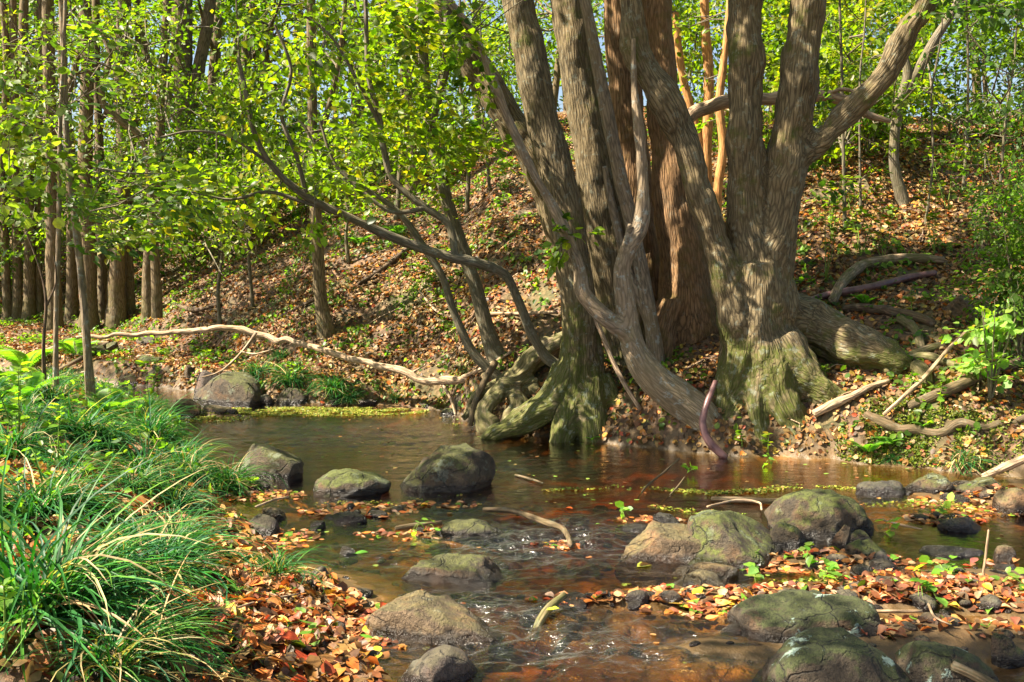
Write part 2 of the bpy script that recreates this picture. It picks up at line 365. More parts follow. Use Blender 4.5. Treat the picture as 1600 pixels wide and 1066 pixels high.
# ------------------------------------------------------------------ ground, stream bed, water
def graded(lo, hi, a, b, fine, growth):
    """coordinates from lo to hi: step `fine` in [a,b], growing outside"""
    mid = list(np.arange(a, b, fine)); up = [b]; st = fine
    while up[-1] < hi: st *= growth; up.append(up[-1] + st)
    dn = [a]; st = fine
    while dn[-1] > lo: st *= growth; dn.append(dn[-1] - st)
    return np.array(sorted(set(dn[1:])) + mid + up)
gx = graded(-70, 70, -6, 5.5, 0.05, 1.06); gy = graded(-6, 90, 3.2, 13, 0.05, 1.045)
X, Yg = np.meshgrid(gx, gy); Z = H(X, Yg)
Pn = np.stack([X, Yg, np.zeros_like(X)], -1)
Z = Z + fbm(Pn * 9, 2) * 0.012 * sstep(0.02, .1, Z)
nyy, nxx = X.shape
V = np.stack([X, Yg, Z], -1).reshape(-1, 3)
ii = np.arange(nyy * nxx).reshape(nyy, nxx)
Q = np.stack([ii[:-1, :-1], ii[:-1, 1:], ii[1:, 1:], ii[1:, :-1]], -1).reshape(-1, 4)
fx = V[Q].mean(1); yfq = np.interp(fx[:, 0], FX, FY); ynq = np.interp(fx[:, 0], NX, NY)
inwater = (fx[:, 1] < yfq + 0.12) & (fx[:, 1] > ynq - 0.1)
nearb = (fx[:, 1] <= ynq - 0.1)
def submesh(name, mask, mat):
    q = Q[mask]; u, inv = np.unique(q, return_inverse=True)
    o = link(name, mesh_np(name, V[u], inv.reshape(-1, 4), None, mat)); prop(o, kind='structure'); return o
bed_o = submesh('stream_bed', inwater, M_BED)
hill_o = submesh('hillside', ~inwater & ~nearb, M_GROUND)
bank_o = submesh('ground', nearb, M_GROUND)
# water
wx = graded(-12, 9, -2.2, 4.0, 0.022, 1.05); wy = graded(0.5, 17, 3.4, 8.6, 0.022, 1.04)
WX, WY = np.meshgrid(wx, wy)
def flow_amt(x, y):
    a = 0
    for (px, py, rx, ry, k) in [(850, 850, 1.1, .9, 1.0), (820, 960, .75, .55, 1.0), (920, 1010, 1.2, .6, .95), (640, 870, .8, .5, .7), (760, 800, .6, .6, .5), (1420, 800, .5, .5, .35), (540, 675, 1.5, 1.0, .6), (760, 730, 1.2, .5, .25)]:
        c = gz(px, py); a = np.maximum(a, k * np.exp(-(((x - c[0]) / rx) ** 2 + ((y - c[1]) / ry) ** 2)))
    return a
FA = flow_amt(WX, WY)
Pw = np.stack([WX * 1.1, WY * 1.9, 0 * WX], -1)
wz = FA * (0.030 * fbm(Pw * 3.0, 3) + 0.020 * (1 - np.abs(noise(Pw * 7.5 + 3)) * 2))
wz += 0.0015 * fbm(Pw * 2, 2)
V2 = np.stack([WX, WY, wz], -1).reshape(-1, 3)
i2 = np.arange(V2.shape[0]).reshape(WX.shape)
Q2 = np.stack([i2[:-1, :-1], i2[:-1, 1:], i2[1:, 1:], i2[1:, :-1]], -1).reshape(-1, 4)
wm = mesh_np('water', V2, Q2, None, M_WATER, attrs={'flow': np.stack([FA.ravel(), np.clip(-H(WX, WY), 0, .6).ravel() * 1.3, FA.ravel()], -1)})
prop(link('water', wm), kind='structure')
# ------------------------------------------------------------------ leaves
def unit(v): return v / (np.linalg.norm(v, axis=-1, keepdims=True) + 1e-9)
# template rows: (along, across, lift)
SH_HEX = (np.array([[0, 0, 0], [.28, .30, .05], [.68, .27, .03], [1, 0, -.08], [.68, -.27, .03], [.28, -.30, .05]]), np.array([[0, 3, 2, 1], [0, 5, 4, 3]]))
SH_DIA = (np.array([[0, 0, 0], [.45, .30, .05], [1, 0, -.06], [.45, -.30, .05]]), np.array([[0, 2, 1, 1], [0, 3, 2, 2]]))
def leaves(P, D, N, L, C, shape=SH_HEX, wid=1.0, curl=None):
    """batch of leaves: base P, direction D, normal N, length L, colour C -> V, F, Cv"""
    D = unit(D); S = unit(np.cross(N, D)); N = np.cross(D, S)
    T, Fc = shape; n = len(P); k = len(T); L = np.broadcast_to(np.asarray(L, float), (n,)); w = np.broadcast_to(np.asarray(wid, float), (n,))
    cu = np.ones(n) if curl is None else curl
    V = P[:, None] + L[:, None, None] * (T[None, :, 0:1] * D[:, None] + (T[None, :, 1:2] * w[:, None, None]) * S[:, None] + (T[None, :, 2:3] * cu[:, None, None]) * N[:, None])
    Fa = (Fc[None] + (np.arange(n) * k)[:, None, None]).reshape(-1, 4)
    return V.reshape(-1, 3), Fa, np.repeat(np.broadcast_to(C, (n, 3)), k, 0)
def leaf_mesh_np(name, V, Fa, Cv, mat):
    tri = Fa[:, 2] == Fa[:, 3]
    if tri.all(): Fa = Fa[:, :3]
    return mesh_np(name, V, Fa, Cv, mat, smooth=False)
def pal(cols, w, n, jit=.25):
    c = np.array(cols)[rng.choice(len(cols), n, p=np.array(w) / sum(w))]
    return np.clip(c * (1 + rng.normal(0, jit, (n, 1))) * (1 + rng.normal(0, .08, (n, 3))), .004, .9)
GREEN = [(.075, .13, .010), (.12, .18, .012), (.165, .21, .014), (.04, .085, .012), (.30, .24, .02)]
GREEN_W = [4, 4, 3, 2, .5]
DEEP = [(.05, .10, .02), (.04, .085, .022), (.075, .13, .025), (.10, .14, .02)]
DEEP_W = [3, 3, 2, 1]
LITTER = [(.24, .13, .045), (.15, .075, .024), (.36, .23, .09), (.34, .125, .02), (.24, .05, .016), (.42, .26, .04), (.09, .13, .016), (.07, .038, .014)]
LITTER_W = [5, 5, 3, 2.4, .8, .8, 1.0, 4]
BAR = [(.44, .14, .03), (.46, .23, .08), (.36, .055, .018), (.42, .27, .15), (.22, .085, .03), (.50, .32, .03), (.11, .22, .02), (.10, .045, .02), (.26, .09, .05)]
BAR_W = [3, 4.5, 1.6, 3.5, 6, 1.0, 1.6, 5, 3]
# sunlit places seen in the photograph: the unseen canopy is given gaps to let sun through there
LIT = []
def lit(px, py, r, Y=None, up=0.0):
    p = hit(px, py) if Y is None else at(px, py, Y); LIT.append((p + np.array([0, 0, up]), r))
def gaps(A, soft=0.15):
    keep = np.ones(len(A), bool)
    for L, r in LIT:
        d = A - L; s = d @ SUN_DIR; q = np.linalg.norm(d - s[:, None] * SUN_DIR, axis=1)
        r = r + (.38 if L[1] < 8.2 else .12)
        keep &= ~((s > 0.25) & (q < r) & (rng.random(len(A)) > soft * .3))
    return A[keep]
# ------------------------------------------------------------------ trees
TREES = []
def add_tubes(bag, paths, seg, c=(1, 1, 1), rough=0.0):
    for p in paths:
        V, Fq = tubes(p[None, :, :3], p[None, :, 3], seg)
        if rough: V = V + rough * (fbm(V * 6, 3)[:, None]) * unit(V - np.repeat(p[:, :3], seg, 0)) * np.repeat(p[:, 3], seg)[:, None]
        bag.add(V, Fq, c)
def path_frames(p):
    T = unit(np.gradient(p[:, :3], axis=0)); A = np.zeros_like(T); a, b = frames(T[:1]); A[0] = a[0]
    for k in range(1, len(p)):
        v = A[k - 1] - T[k] * (A[k - 1] @ T[k]); A[k] = v / (np.linalg.norm(v) + 1e-9)
    return A, np.cross(T, A), T
def bark_attr(V, paths):
    """bark coordinates (x, y across the stem in metres, stretched length along it), blended smoothly where stems join"""
    done = []
    acc = np.zeros((len(V), 3)); nrm = np.zeros((len(V), 3)); W = np.zeros((len(V), 1))
    for p in paths:
        if len(p) > 60: p = p[::2]
        T = unit(np.gradient(p[:, :3], axis=0)); A = np.zeros_like(T); v = np.array([1.0, 0, 0]) - T[0] * T[0, 0]
        if np.linalg.norm(v) < .2: v = np.array([0, 1.0, 0]) - T[0] * T[0, 1]
        A[0] = v / np.linalg.norm(v)
        for k in range(1, len(p)):
            v = A[k - 1] - T[k] * (A[k - 1] @ T[k]); A[k] = v / (np.linalg.norm(v) + 1e-9)
        B = np.cross(T, A); L = np.concatenate([[0], np.cumsum(np.linalg.norm(np.diff(p[:, :3], axis=0), axis=1))])
        sg = 1 if p[-1, 2] >= p[0, 2] else -1; c0 = np.array([p[0, 0], p[0, 1], p[0, 2]])
        if done:      # carry on from the coordinates of the stem it leaves
            best = min(done, key=lambda dn: (np.sqrt(((dn[0][:, :3] - p[0, :3]) ** 2).sum(1)) - dn[0][:, 3]).min()); bp, bA, bB, bT, bs, bc, bg = best
            jj = ((bp[:, :3] - p[0, :3]) ** 2).sum(1).argmin(); qq = p[0, :3] - bp[jj, :3]
            c0 = np.array([qq @ bA[jj] + bc[0], bg * (qq @ bB[jj]) + bc[1], bs[jj] + bg * (qq @ bT[jj])])
        s = c0[2] + sg * L; done.append((p, A, B, T, s, c0, sg))
        for a in range(0, len(V), 30000):
            v = V[a:a + 30000]
            d2 = ((v[:, None] - p[None, :, :3]) ** 2).sum(-1); j = d2.argmin(1); q = v - p[j, :3]; d = np.sqrt(d2[np.arange(len(v)), j])
            w = np.exp(-np.clip((d - p[j, 3]) / .035, -12, 30))[:, None] + 1e-12
            # arc length of the foot point itself, so that rings do not show
            along = (q * T[j]).sum(1)
            c = np.stack([(q * A[j]).sum(1) + c0[0], sg * (q * B[j]).sum(1) + c0[1], (s[j] + sg * along) * 0.13], -1)
            acc[a:a + 30000] += w * c; W[a:a + 30000] += w; nrm[a:a + 30000] += w * unit(q - T[j] * along[:, None])
    return acc / W, unit(nrm / W)
def simple_trunk(name, paths, mat, parent, seg=12, lump=0.10, furrow=0.0):
    bag = Bag()
    for p in paths:
        V, Fq = tubes(p[None, :, :3], p[None, :, 3], seg); rr = np.repeat(p[:, 3], seg)[:, None]
        o = unit(V - np.repeat(p[:, :3], seg, 0))
        V = V + o * rr * lump * (fbm(V * np.array([7, 7, 3.0]), 3)[:, None])
        bag.add(V, Fq)
    V = np.concatenate(bag.V); Fq = np.concatenate(bag.F)
    bk, nr = bark_attr(V, paths)
    return link(name, mesh_np(name, V, Fq, None, mat, attrs={'bk': bk}), parent)
def hero_trunk(name, paths, mat, parent, voxel=0.018, zmax=5.2, blend=6, lump=0.03, furrow=0.010, fs=24):
    low = [p[p[:, 2] < zmax + .3] for p in paths]; low = [p for p in low if len(p) > 3]
    bag = Bag()
    for p in low:
        V, Fq = tubes(p[None, :, :3], p[None, :, 3], 28); bag.add(V, Fq)
        n = bag.n; k = len(V)    # close the ends
        for ring, c in ((range(k - 28, k), p[-1, :3]), (range(0, 28), p[0, :3])):
            base = bag.n - k if ring[0] == 0 else n - 28
        o = n - k
        cv = np.array([p[0, :3], p[-1, :3]]); bag.V.append(cv); bag.C.append(np.ones((2, 3))); bag.n += 2
        r0 = np.arange(28); f0 = np.stack([o + (r0 + 1) % 28, o + r0, np.full(28, n), np.full(28, n)], -1)
        r1 = o + k - 28 + r0; f1 = np.stack([r1, o + k - 28 + (r0 + 1) % 28, np.full(28, n + 1), np.full(28, n + 1)], -1)
        bag.F.append(np.vstack([f0, f1]))
    V = np.concatenate(bag.V); Fq = np.concatenate(bag.F)
    quads = Fq[Fq[:, 2] != Fq[:, 3]]; tris = Fq[Fq[:, 2] == Fq[:, 3]][:, :3]
    me = bpy.data.meshes.new('tmp'); me.from_pydata(V.tolist(), [], quads.tolist() + tris.tolist())
    ob = bpy.data.objects.new('tmp', me); COL.objects.link(ob)
    m = ob.modifiers.new('r', 'REMESH'); m.mode = 'VOXEL'; m.voxel_size = voxel
    if blend:
        m2 = ob.modifiers.new('s', 'SMOOTH'); m2.factor = 0.6; m2.iterations = blend
    dg = bpy.context.evaluated_depsgraph_get(); ev = ob.evaluated_get(dg); nm = bpy.data.meshes.new_from_object(ev)
    bpy.data.objects.remove(ob); bpy.data.meshes.remove(me)
    n = len(nm.vertices); co = np.zeros(n * 3, np.float32); nm.vertices.foreach_get('co', co); co = co.reshape(-1, 3).astype(float)
    no = np.zeros(n * 3, np.float32); nm.vertex_normals.foreach_get('vector', no); no = no.reshape(-1, 3).astype(float)
    bk, nr = bark_attr(co, low)
    big = fbm(co * np.array([3.5, 3.5, 2.0]), 3)[:, None] * lump
    # fluting towards the ground, furrows of the bark
    ang = fbm(bk * np.array([9, 9, 6.0]), 2)[:, None] * sstep(1.6, 0.1, co[:, 2])[:, None] * lump * 1.1
    q = bk * fs; r1 = 1 - np.abs(noise(q + .35 * noise(q * .5 + 5)[:, None])) * 2.2; r2 = noise(bk * fs * 2.3 + 11)
    co = co + no * (big + ang + furrow * (r1[:, None] * .45 + r2[:, None] * .35 - .2))
    nm.vertices.foreach_set('co', co.astype(np.float32).ravel())
    a = nm.attributes.new('bk', 'FLOAT_VECTOR', 'POINT'); a.data.foreach_set('vector', bk.astype(np.float32).ravel())
    nm.polygons.foreach_set('use_smooth', np.ones(len(nm.polygons), bool)); nm.name = name
    nm.materials.clear(); nm.materials.append(mat); nm.update()
    o = link(name, nm, parent)
    for p in paths:
        u = p[p[:, 2] > zmax]
        if len(u) > 3: simple_trunk('limb', [u], mat, parent, 14)
    return o
def gr(px, py, r, lift=.4):
    p = hit(px, py + lift * r); return (px, py, float(p[1]) - .02, r)
def new_tree(name, label, cat, base, group=None):
    r = empty(name, tuple(base)); prop(r, label, cat, group); return r
def tree_paths(rows_list, Y=None, step=.06):
    return [smooth_path(px_path(r, Y), step) for r in rows_list]
def register(root, paths, crown_r=2.0):
    sk = np.vstack(paths); TREES.append(dict(root=root, skel=sk, top=sk[sk[:, 2].argmax(), :3])); return TREES[-1]
HOLES = [(520, 670, 1.7, (0, .92, .38)), (520, 670, 1.8, (-.1, .86, .5)), (520, 670, 1.7, (.12, .9, .42)), (560, 690, 1.8, (-.05, .8, .6)), (640, 700, 1.5, (-.12, .9, .42)), (760, 880, 1.5, (-.2, .88, .42)), (700, 800, 1.4, (-.2, .9, .38))]
def holes(A):
    """open sky over the stream corridor, cut from unseen foliage so the water mirrors it"""
    keep = np.ones(len(A), bool)
    for px, py, r, dirn in HOLES:
        L = gz(px, py); u = unit(np.array(dirn)); d = A - L; s = d @ u; q = np.linalg.norm(d - s[:, None] * u, axis=1); keep &= ~((q < r) & (s > 0))
    return keep
WIN = [(150, 130, 45, 80), (320, 80, 30, 55), (345, 100, 35, 40), (460, 120, 55, 95), (540, 160, 45, 50), (720, 165, 50, 45), (745, 110, 25, 30), (1370, 60, 40, 60), (1530, 110, 75, 40), (1480, 60, 40, 40), (1590, 30, 30, 30), (610, 90, 22, 40), (160, 250, 30, 25), (235, 60, 20, 40)]
def windows(A):
    """gaps between the far crowns where the sky shows"""
    px, py, w = to_px(A); keep = np.ones(len(A), bool)
    for cx, cy, rx, ry in WIN:
        keep &= ~((((px - cx) / rx) ** 2 + ((py - cy) / ry) ** 2 < 1.2) & (w > 10.5) & (rng.random(len(A)) < .62))
    keep &= ~(~holes(A) & (w > 9.5) & (py < -15))
    return A[keep]
def crown(tr, A, nleaf=14, size=.07, spread=.2, cols=GREEN, cw=GREEN_W, shape=SH_HEX, nobj=0, tmat=None, mat=None, twig_r=.006, name='crown', flat=.55, wid=1.0, twig_seg=4, jit=.28, wind=.0):
    """twigs from the nearest wood to every attractor point, each with a spray of leaves"""
    if not len(A): return
    A = windows(A)
    if not len(A): return
    root = tr['root']; S = tr['skel'][:, :3].copy()
    if len(S) > 400: S = S[::max(1, len(S) // 400)]
    d0 = np.array([np.min(((S - a) ** 2).sum(1)) for a in A]); order = np.argsort(d0); A = A[order]
    tw = []; rr = []; ends = []; nodes = S
    for chunk in np.array_split(A, min(12, max(1, len(A) // 6))):
        if not len(chunk): continue
        d = ((chunk[:, None] - nodes[None]) ** 2).sum(-1); j = d.argmin(1); B = nodes[j]
        M1 = B + (chunk - B) * .35 + rng.normal(0, .05, chunk.shape) * np.sqrt(d.min(1))[:, None]
        M2 = B + (chunk - B) * .72 + rng.normal(0, .06, chunk.shape) * np.sqrt(d.min(1))[:, None]
        tw.append(np.stack([B, M1, M2, chunk], 1)); L = np.sqrt(d.min(1))
        r0 = twig_r * np.clip(L / .5, .5, 2.6); rr.append(np.stack([r0, r0 * .75, r0 * .5, r0 * .25], 1))
        ends.append(unit(chunk - M2)); nodes = np.vstack([nodes, M2, chunk])
    P = np.concatenate(tw); R = np.concatenate(rr); E = np.concatenate(ends)
    V, Fq = tubes(P, R, twig_seg)
    o = link('twigs' if False else 'branch', mesh_np('branch', V, Fq, None, tmat or M_BARK_THIN, attrs={'bk': V * np.array([1, 1, .3])}), root); o['kind'] = 'stuff'
    n = len(A) * nleaf; ai = np.repeat(np.arange(len(A)), nleaf)
    tips = P[ai, 3]; ed = E[ai]
    # leaves along the last stretch of the twig and on short side sprigs
    back = rng.random(n)[:, None]
    off = unit(rng.normal(size=(n, 3)) * np.array([1, 1, flat]) + ed * .5) * (spread * rng.random(n)[:, None] ** .6)
    pos = tips - ed * back * spread * .8 + off
    D = unit(off + ed * .2 + rng.normal(0, .45, (n, 3)) * spread * 4 * .25 + np.array([wind, 0, -.05]))
    N = unit(rng.normal(0, .5, (n, 3)) + np.array([0, -.05, 1.0]))
    ct = pal(cols, cw, len(A), .18)[ai] * .55 + pal(cols, cw, n, jit) * .45
    L = size * (.6 + .75 * rng.random(n))
    if nobj:
        px, py, w = to_px(pos); vis = (px > 0) & (px < 1600) & (py > 0) & (py < 1066) & (w > 0)
        score = np.where(vis, L / w, 0); pick = np.argsort(-score)[:nobj]; pick = pick[score[pick] > 0]
        variants = []
        for k in range(10):
            T, Fc = SH_HEX; v = T * np.array([1, wid * rng.uniform(.8, 1.15), rng.uniform(.2, 2.0)])
            variants.append(mesh_np('leaf', v, Fc, np.broadcast_to(pal(cols, cw, 1)[0], (6, 3)), mat or M_LEAF, False))
        for i in pick:
            d = D[i]; s = np.cross(N[i], d); s /= np.linalg.norm(s); nn = np.cross(d, s)
            lo = bpy.data.objects.new('leaf', variants[rng.integers(10)]); COL.objects.link(lo); lo.parent = root
            Mx = Matrix([[d[0], s[0], nn[0], 0], [d[1], s[1], nn[1], 0], [d[2], s[2], nn[2], 0], [0, 0, 0, 1]])
            lo.matrix_local = Matrix.Translation(Vector(pos[i]) - root.location) @ Mx @ Matrix.Scale(float(L[i]), 4)
        m = np.ones(n, bool); m[pick] = False
    else: m = np.ones(n, bool)
    V, Fa, Cv = leaves(pos[m], D[m], N[m], L[m], ct[m], shape, wid, rng.uniform(.3, 2.2, m.sum()))
    c = link(name, leaf_mesh_np(name, V, Fa, Cv, mat or M_LEAF), root); c['kind'] = 'stuff'
# ------------------------------------------------------------------ rocks
def rock(px, py, w, h, label, mat=None, depth=.8, seed=1, ang=.35, tilt=0.0, flat=.0, peak=0.0, sub=4, z0=None, sink=.35, lump=.16, yaw=0.0, detail=.05, name='rock', cuts=(), box=2.9):
    """stone whose visible front foot is at photo pixel (px, py), w by h pixels as seen"""
    p = gz(px, py, 0.0) if z0 is None else hit(px, py)
    Y = p[1]; W = w * 1.06 / F * Y; hh = max(.02, h / F * Y)
    a = W / 2; b = a * depth
    # the top seen from above takes part of the apparent height
    el = (CAM_H - p[2]) / Y; hgt = max(.45 * hh, hh - b * el * 0.62)
    import bmesh
    bm = bmesh.new(); bmesh.ops.create_icosphere(bm, subdivisions=sub, radius=1.0)
    v = np.array([q.co[:] for q in bm.verts]); r = np.random.default_rng(seed); fac = np.array([[q.index for q in f.verts] for f in bm.faces]); bm.free()
    v = unit(v)
    v = v / ((np.abs(v) ** box).sum(1) ** (1 / box))[:, None]
    v = v * (1 + lump * fbm(v * 1.1 + seed * 3.1, 3)[:, None])
    for _ in range(int(14 * ang + 4)):      # cleaved faces
        n = unit(r.normal(size=3) * np.array([1, 1, .9])); n[2] = abs(n[2]) * (1 if r.random() < .8 else -1); dd = .5 + .38 * r.random()
        s = v @ n; v = v - np.clip(s - dd, 0, None)[:, None] * n * min(.95, .35 + ang)
    for (nx_, ny_, nz_, dd) in cuts:
        n = unit(np.array([nx_, ny_, nz_], float)); v = v - np.clip(v @ n - dd, 0, None)[:, None] * n * .97
    if peak: v[:, 0] += peak * np.clip(v[:, 2], 0, 1)
    v = v / np.array([np.abs(v[:, 0]).max(), np.abs(v[:, 1]).max(), v[:, 2].max()])
    cy, sy = math.cos(yaw), math.sin(yaw); x, y = v[:, 0].copy(), v[:, 1].copy()
    sc = np.stack([x * a, y * b, np.where(v[:, 2] > 0, v[:, 2] * hgt, v[:, 2] * max(hgt * .6, .08))], -1)
    sc[:, 2] += tilt * sc[:, 0]
    ds = min(a, .4)
    sc = sc + unit(v) * (detail * ds * (fbm(sc * 5 / max(a, .12) * .6 + seed, 4)[:, None] + .8 * (-np.abs(noise(sc * 3.0 / max(a, .1) + seed * 2))[:, None])))
    x, y = sc[:, 0].copy(), sc[:, 1].copy(); sc[:, 0] = x * cy - y * sy; sc[:, 1] = x * sy + y * cy
    o = link(name, mesh_np(name, sc, fac, None, mat or M_ROCK))
    o.location = (p[0], p[1] + b * .85, p[2] - (.0 if z0 is None else sink * hh * .4))
    prop(o, label, 'rock', None)
    return o
# ------------------------------------------------------------------ sticks
def stick(rows, label, mat=None, Y=None, cat='stick', name='stick', lift=.01, subs=(), seg=8, group=None, z=None, rad=1.0, wob=.0):
    """rows (px,py,r): lies on the ground under those pixels; rows (px,py,Y,r): hangs at that distance"""
    pts = []
    for r in rows:
        if len(r) == 3:
            p = hit(r[0], r[1]) if z is None else gz(r[0], r[1], z)
            if z is None and p[2] < 0: p = gz(r[0], r[1], 0.0)
            rr = r[2] / F * p[1] * rad; pts.append([p[0], p[1], p[2] + rr * .6 + lift, rr])
        else: p = at(*r[:3]); pts.append([*p, r[3] / F * r[2] * rad])
    P = smooth_path(pts, .04)
    P[:, :3] += wob * np.stack([noise(P[:, :3] * 5 + k * 9) for k in range(3)], -1)
    # rounded ends
    a0 = unit(P[0, :3] - P[1, :3]); a1 = unit(P[-1, :3] - P[-2, :3])
    P = np.vstack([np.append(P[0, :3] + a0 * P[0, 3] * .35, .0012), P, np.append(P[-1, :3] + a1 * P[-1, 3] * .35, .0012)])
    root = empty(name, tuple(P[0, :3])); prop(root, label, cat, group)
    paths = [P]
    o = simple_trunk('stem', [P], mat or M_STICK, root, seg, .14)
    for sp in subs:
        q = smooth_path([[*at(*r[:3]), r[3] / F * r[2]] for r in sp], .04); simple_trunk('side_twig', [q], mat or M_STICK, root, 5, .1)
    if not subs:   # single piece: one mesh
        o.parent = None; o.location = (0, 0, 0); nm = root.name; bpy.data.objects.remove(root); o.name = nm; prop(o, label, cat, group); root = o
    return root
# ------------------------------------------------------------------ sun patches
for a in [(760, 575, .55), (700, 600, .45), (830, 540, .4), (640, 640, .5), (500, 645, .45), (380, 642, .4), (600, 455, .35), (690, 480, .3), (540, 400, .25), (800, 440, .3),
          (840, 370, .35), (770, 390, .25), (300, 420, .55), (330, 460, .3), (460, 500, .4), (360, 575, .45), (1340, 260, .8), (1450, 240, .9), (1560, 230, .9), (1290, 330, .6),
          (1420, 330, .5), (1540, 310, .5), (1250, 430, .3), (1400, 400, .25), (1500, 470, .2), (1330, 640, .3), (1560, 700, .3), (1450, 650, .22), (1180, 745, .2), (1480, 740, .25), (1280, 745, .25),
          (930, 740, .3), (712, 900, .3), (560, 740, .25), (415, 740, .2), (1480, 640, .3), (640, 690, .4), (1060, 850, .30), (700, 735, .16), (530, 755, .16), (620, 960, .28), (1100, 905, .2), (1340, 800, .16), (1330, 930, .35), (1200, 940, .3), (1450, 945, .3), (1570, 930, .3),
          (1460, 760, .25), (1540, 765, .2), (420, 950, .3), (360, 1000, .35), (450, 1030, .25), (100, 620, .5), (200, 700, .4), (240, 780, .3), (150, 870, .2), (60, 960, .2), (20, 760, .25), (310, 880, .2),
          (280, 635, .3), (1040, 600, .35), (900, 790, .2), (850, 700, .2), (400, 760, .2), (1100, 1010, .25)]:
    lit(*a)
for a in [(1180, 480, .25, 8.7), (1220, 620, .3, 8.5), (1150, 560, .2, 8.7), (1250, 700, .2, 8.4), (880, 60, .35, 9.7), (895, 200, .25, 9.7), (960, 480, .2, 9.5), (1130, 300, .12, 8.8), (1160, 60, .15, 8.8), (1110, 200, .6, 13),
          (900, 640, .25, 9.1), (820, 640, .2, 9.1), (1080, 450, .25, 9.6), (600, 250, .8, 10), (450, 200, .9, 11), (700, 120, .8, 10), (200, 230, .9, 12), (350, 120, 1.2, 14), (1340, 80, 1.0, 13), (1560, 320, .5, 10), (1550, 560, .3, 8.5), (740, 330, .3, 10.2), (650, 60, .6, 11)]:
    lit(*a)
# ------------------------------------------------------------------ the great trees on the far bank
T = {}
b = hit(1190, 705); b[1] = 9.0
T['fork'] = new_tree('forked_tree', 'massive mossy tree forking into several stems on splayed buttress roots at the water edge', 'tree', (b[0], 9.0, 0.0))
Rp = tree_paths([
    [(1192, 760, 9.1, 60), (1190, 700, 9.1, 56), (1188, 640, 9.08, 56), (1184, 560, 9.0, 56), (1180, 470, 9.0, 51), (1177, 410, 9.0, 46)],
    [(1178, 430, 9.0, 38), (1167, 350, 9.0, 30), (1164, 200, 9.0, 29), (1163, 60, 9.0, 28), (1164, -60, 9.05, 27), (1175, -400, 9.1, 24), (1200, -900, 9.2, 12)],
    [(1200, 450, 9.0, 40), (1216, 350, 9.0, 29), (1233, 250, 9.0, 31), (1249, 130, 9.0, 29), (1262, 0, 9.0, 28), (1275, -200, 9.0, 26), (1290, -750, 9.0, 11)],
    [(1222, 270, 9.0, 24), (1268, 229, 8.95, 18), (1330, 170, 8.9, 17), (1385, 110, 8.8, 17), (1425, 40, 8.7, 16), (1455, -20, 8.6, 14), (1530, -300, 8.5, 9)],
    [(1160, 560, 8.95, 36), (1142, 480, 8.85, 27), (1122, 400, 8.85, 21), (1098, 315, 8.85, 19), (1074, 235, 8.9, 21), (1048, 170, 8.9, 24), (1014, 115, 8.9, 23), (993, 60, 8.9, 20), (985, 0, 8.9, 18), (980, -200, 8.9, 17), (955, -650, 8.9, 10)],
    [(1195, 540, 8.88, 38), (1212, 605, 8.68, 28), (1236, 655, 8.60, 25), (1264, 696, 8.52, 27), (1292, 745, 8.45, 20)],
    [(1162, 560, 8.9, 38), (1142, 630, 8.8, 28), (1128, 680, 8.65, 24), (1148, 742, 8.45, 15)],
    [(1178, 570, 8.85, 34), (1180, 640, 8.68, 22), (1190, 685, 8.56, 19), (1203, 728, 8.46, 12)],
    [(1205, 480, 9.1, 40), (1255, 508, 9.25, 42), gr(1330, 540, 38), gr(1390, 558, 28), gr(1422, 568, 12)],
    [(1212, 535, 8.9, 40), (1252, 588, 8.78, 36), (1290, 618, 8.66, 25), (1330, 642, 8.55, 11)],
    [(1235, 440, 8.98, 10), (1236, 480, 8.9, 14), (1228, 520, 8.92, 10)],
])
hero_trunk('trunk', Rp, M_BARK_BIG, T['fork'], .017, blend=5, lump=.05, furrow=.0045)
R_ = register(T['fork'], Rp)
T['front'] = new_tree('buttressed_tree', 'tall straight grey-brown trunk with green mossy buttress roots standing in the water, front left', 'tree', (at(910, 690, 9.4)[0], 9.4, 0))
P1 = tree_paths([
    [(916, 720, 9.4, 50), (912, 660, 9.4, 43), (908, 580, 9.4, 35), (903, 480, 9.4, 30), (890, 380, 9.4, 28), (872, 280, 9.4, 26), (849, 180, 9.4, 25), (824, 70, 9.4, 24), (809, 0, 9.4, 23), (780, -200, 9.4, 22), (735, -650, 9.4, 11)],
    [(893, 580, 9.4, 30), (862, 630, 9.3, 26), (822, 658, 9.25, 22), (775, 678, 9.2, 14), (755, 690, 9.2, 8)],
    [(900, 610, 9.35, 30), (884, 665, 9.15, 20), (872, 705, 9.05, 16)],
    [(920, 600, 9.35, 30), (925, 660, 9.15, 24), (932, 708, 9.1, 20)],
    [(930, 600, 9.4, 28), (962, 650, 9.3, 20), (985, 700, 9.2, 12)],
])
hero_trunk('trunk', P1, M_BARK_BIG, T['front'], .017, blend=4, lump=.03, furrow=.0045)
A_ = register(T['front'], P1)
T['roots'] = new_tree('old_stump', 'gnarled old stump with twisted mossy roots hanging over the water left of the big trunks', 'stump', (at(800, 640, 9.7)[0], 9.7, 0))
PR = tree_paths([
    [(905, 520, 10.0, 16), (865, 540, 9.95, 18), (828, 566, 9.9, 18), (806, 610, 9.75, 17), (822, 660, 9.6, 15)],
    [(840, 600, 9.8, 15), (796, 606, 9.7, 11), (762, 622, 9.65, 9), (750, 650, 9.6, 8), (768, 680, 9.5, 7)],
    [(806, 585, 9.9, 14), (780, 600, 9.95, 11), (745, 618, 9.95, 9), (722, 655, 9.9, 6)],
    [(880, 600, 9.7, 20), (850, 640, 9.6, 18), (830, 680, 9.45, 13)],
    [(815, 620, 9.7, 12), (800, 650, 9.6, 10), (796, 682, 9.45, 8)],
])
hero_trunk('trunk', PR, M_ROOT, T['roots'], .014, blend=3, lump=.06, furrow=.006)
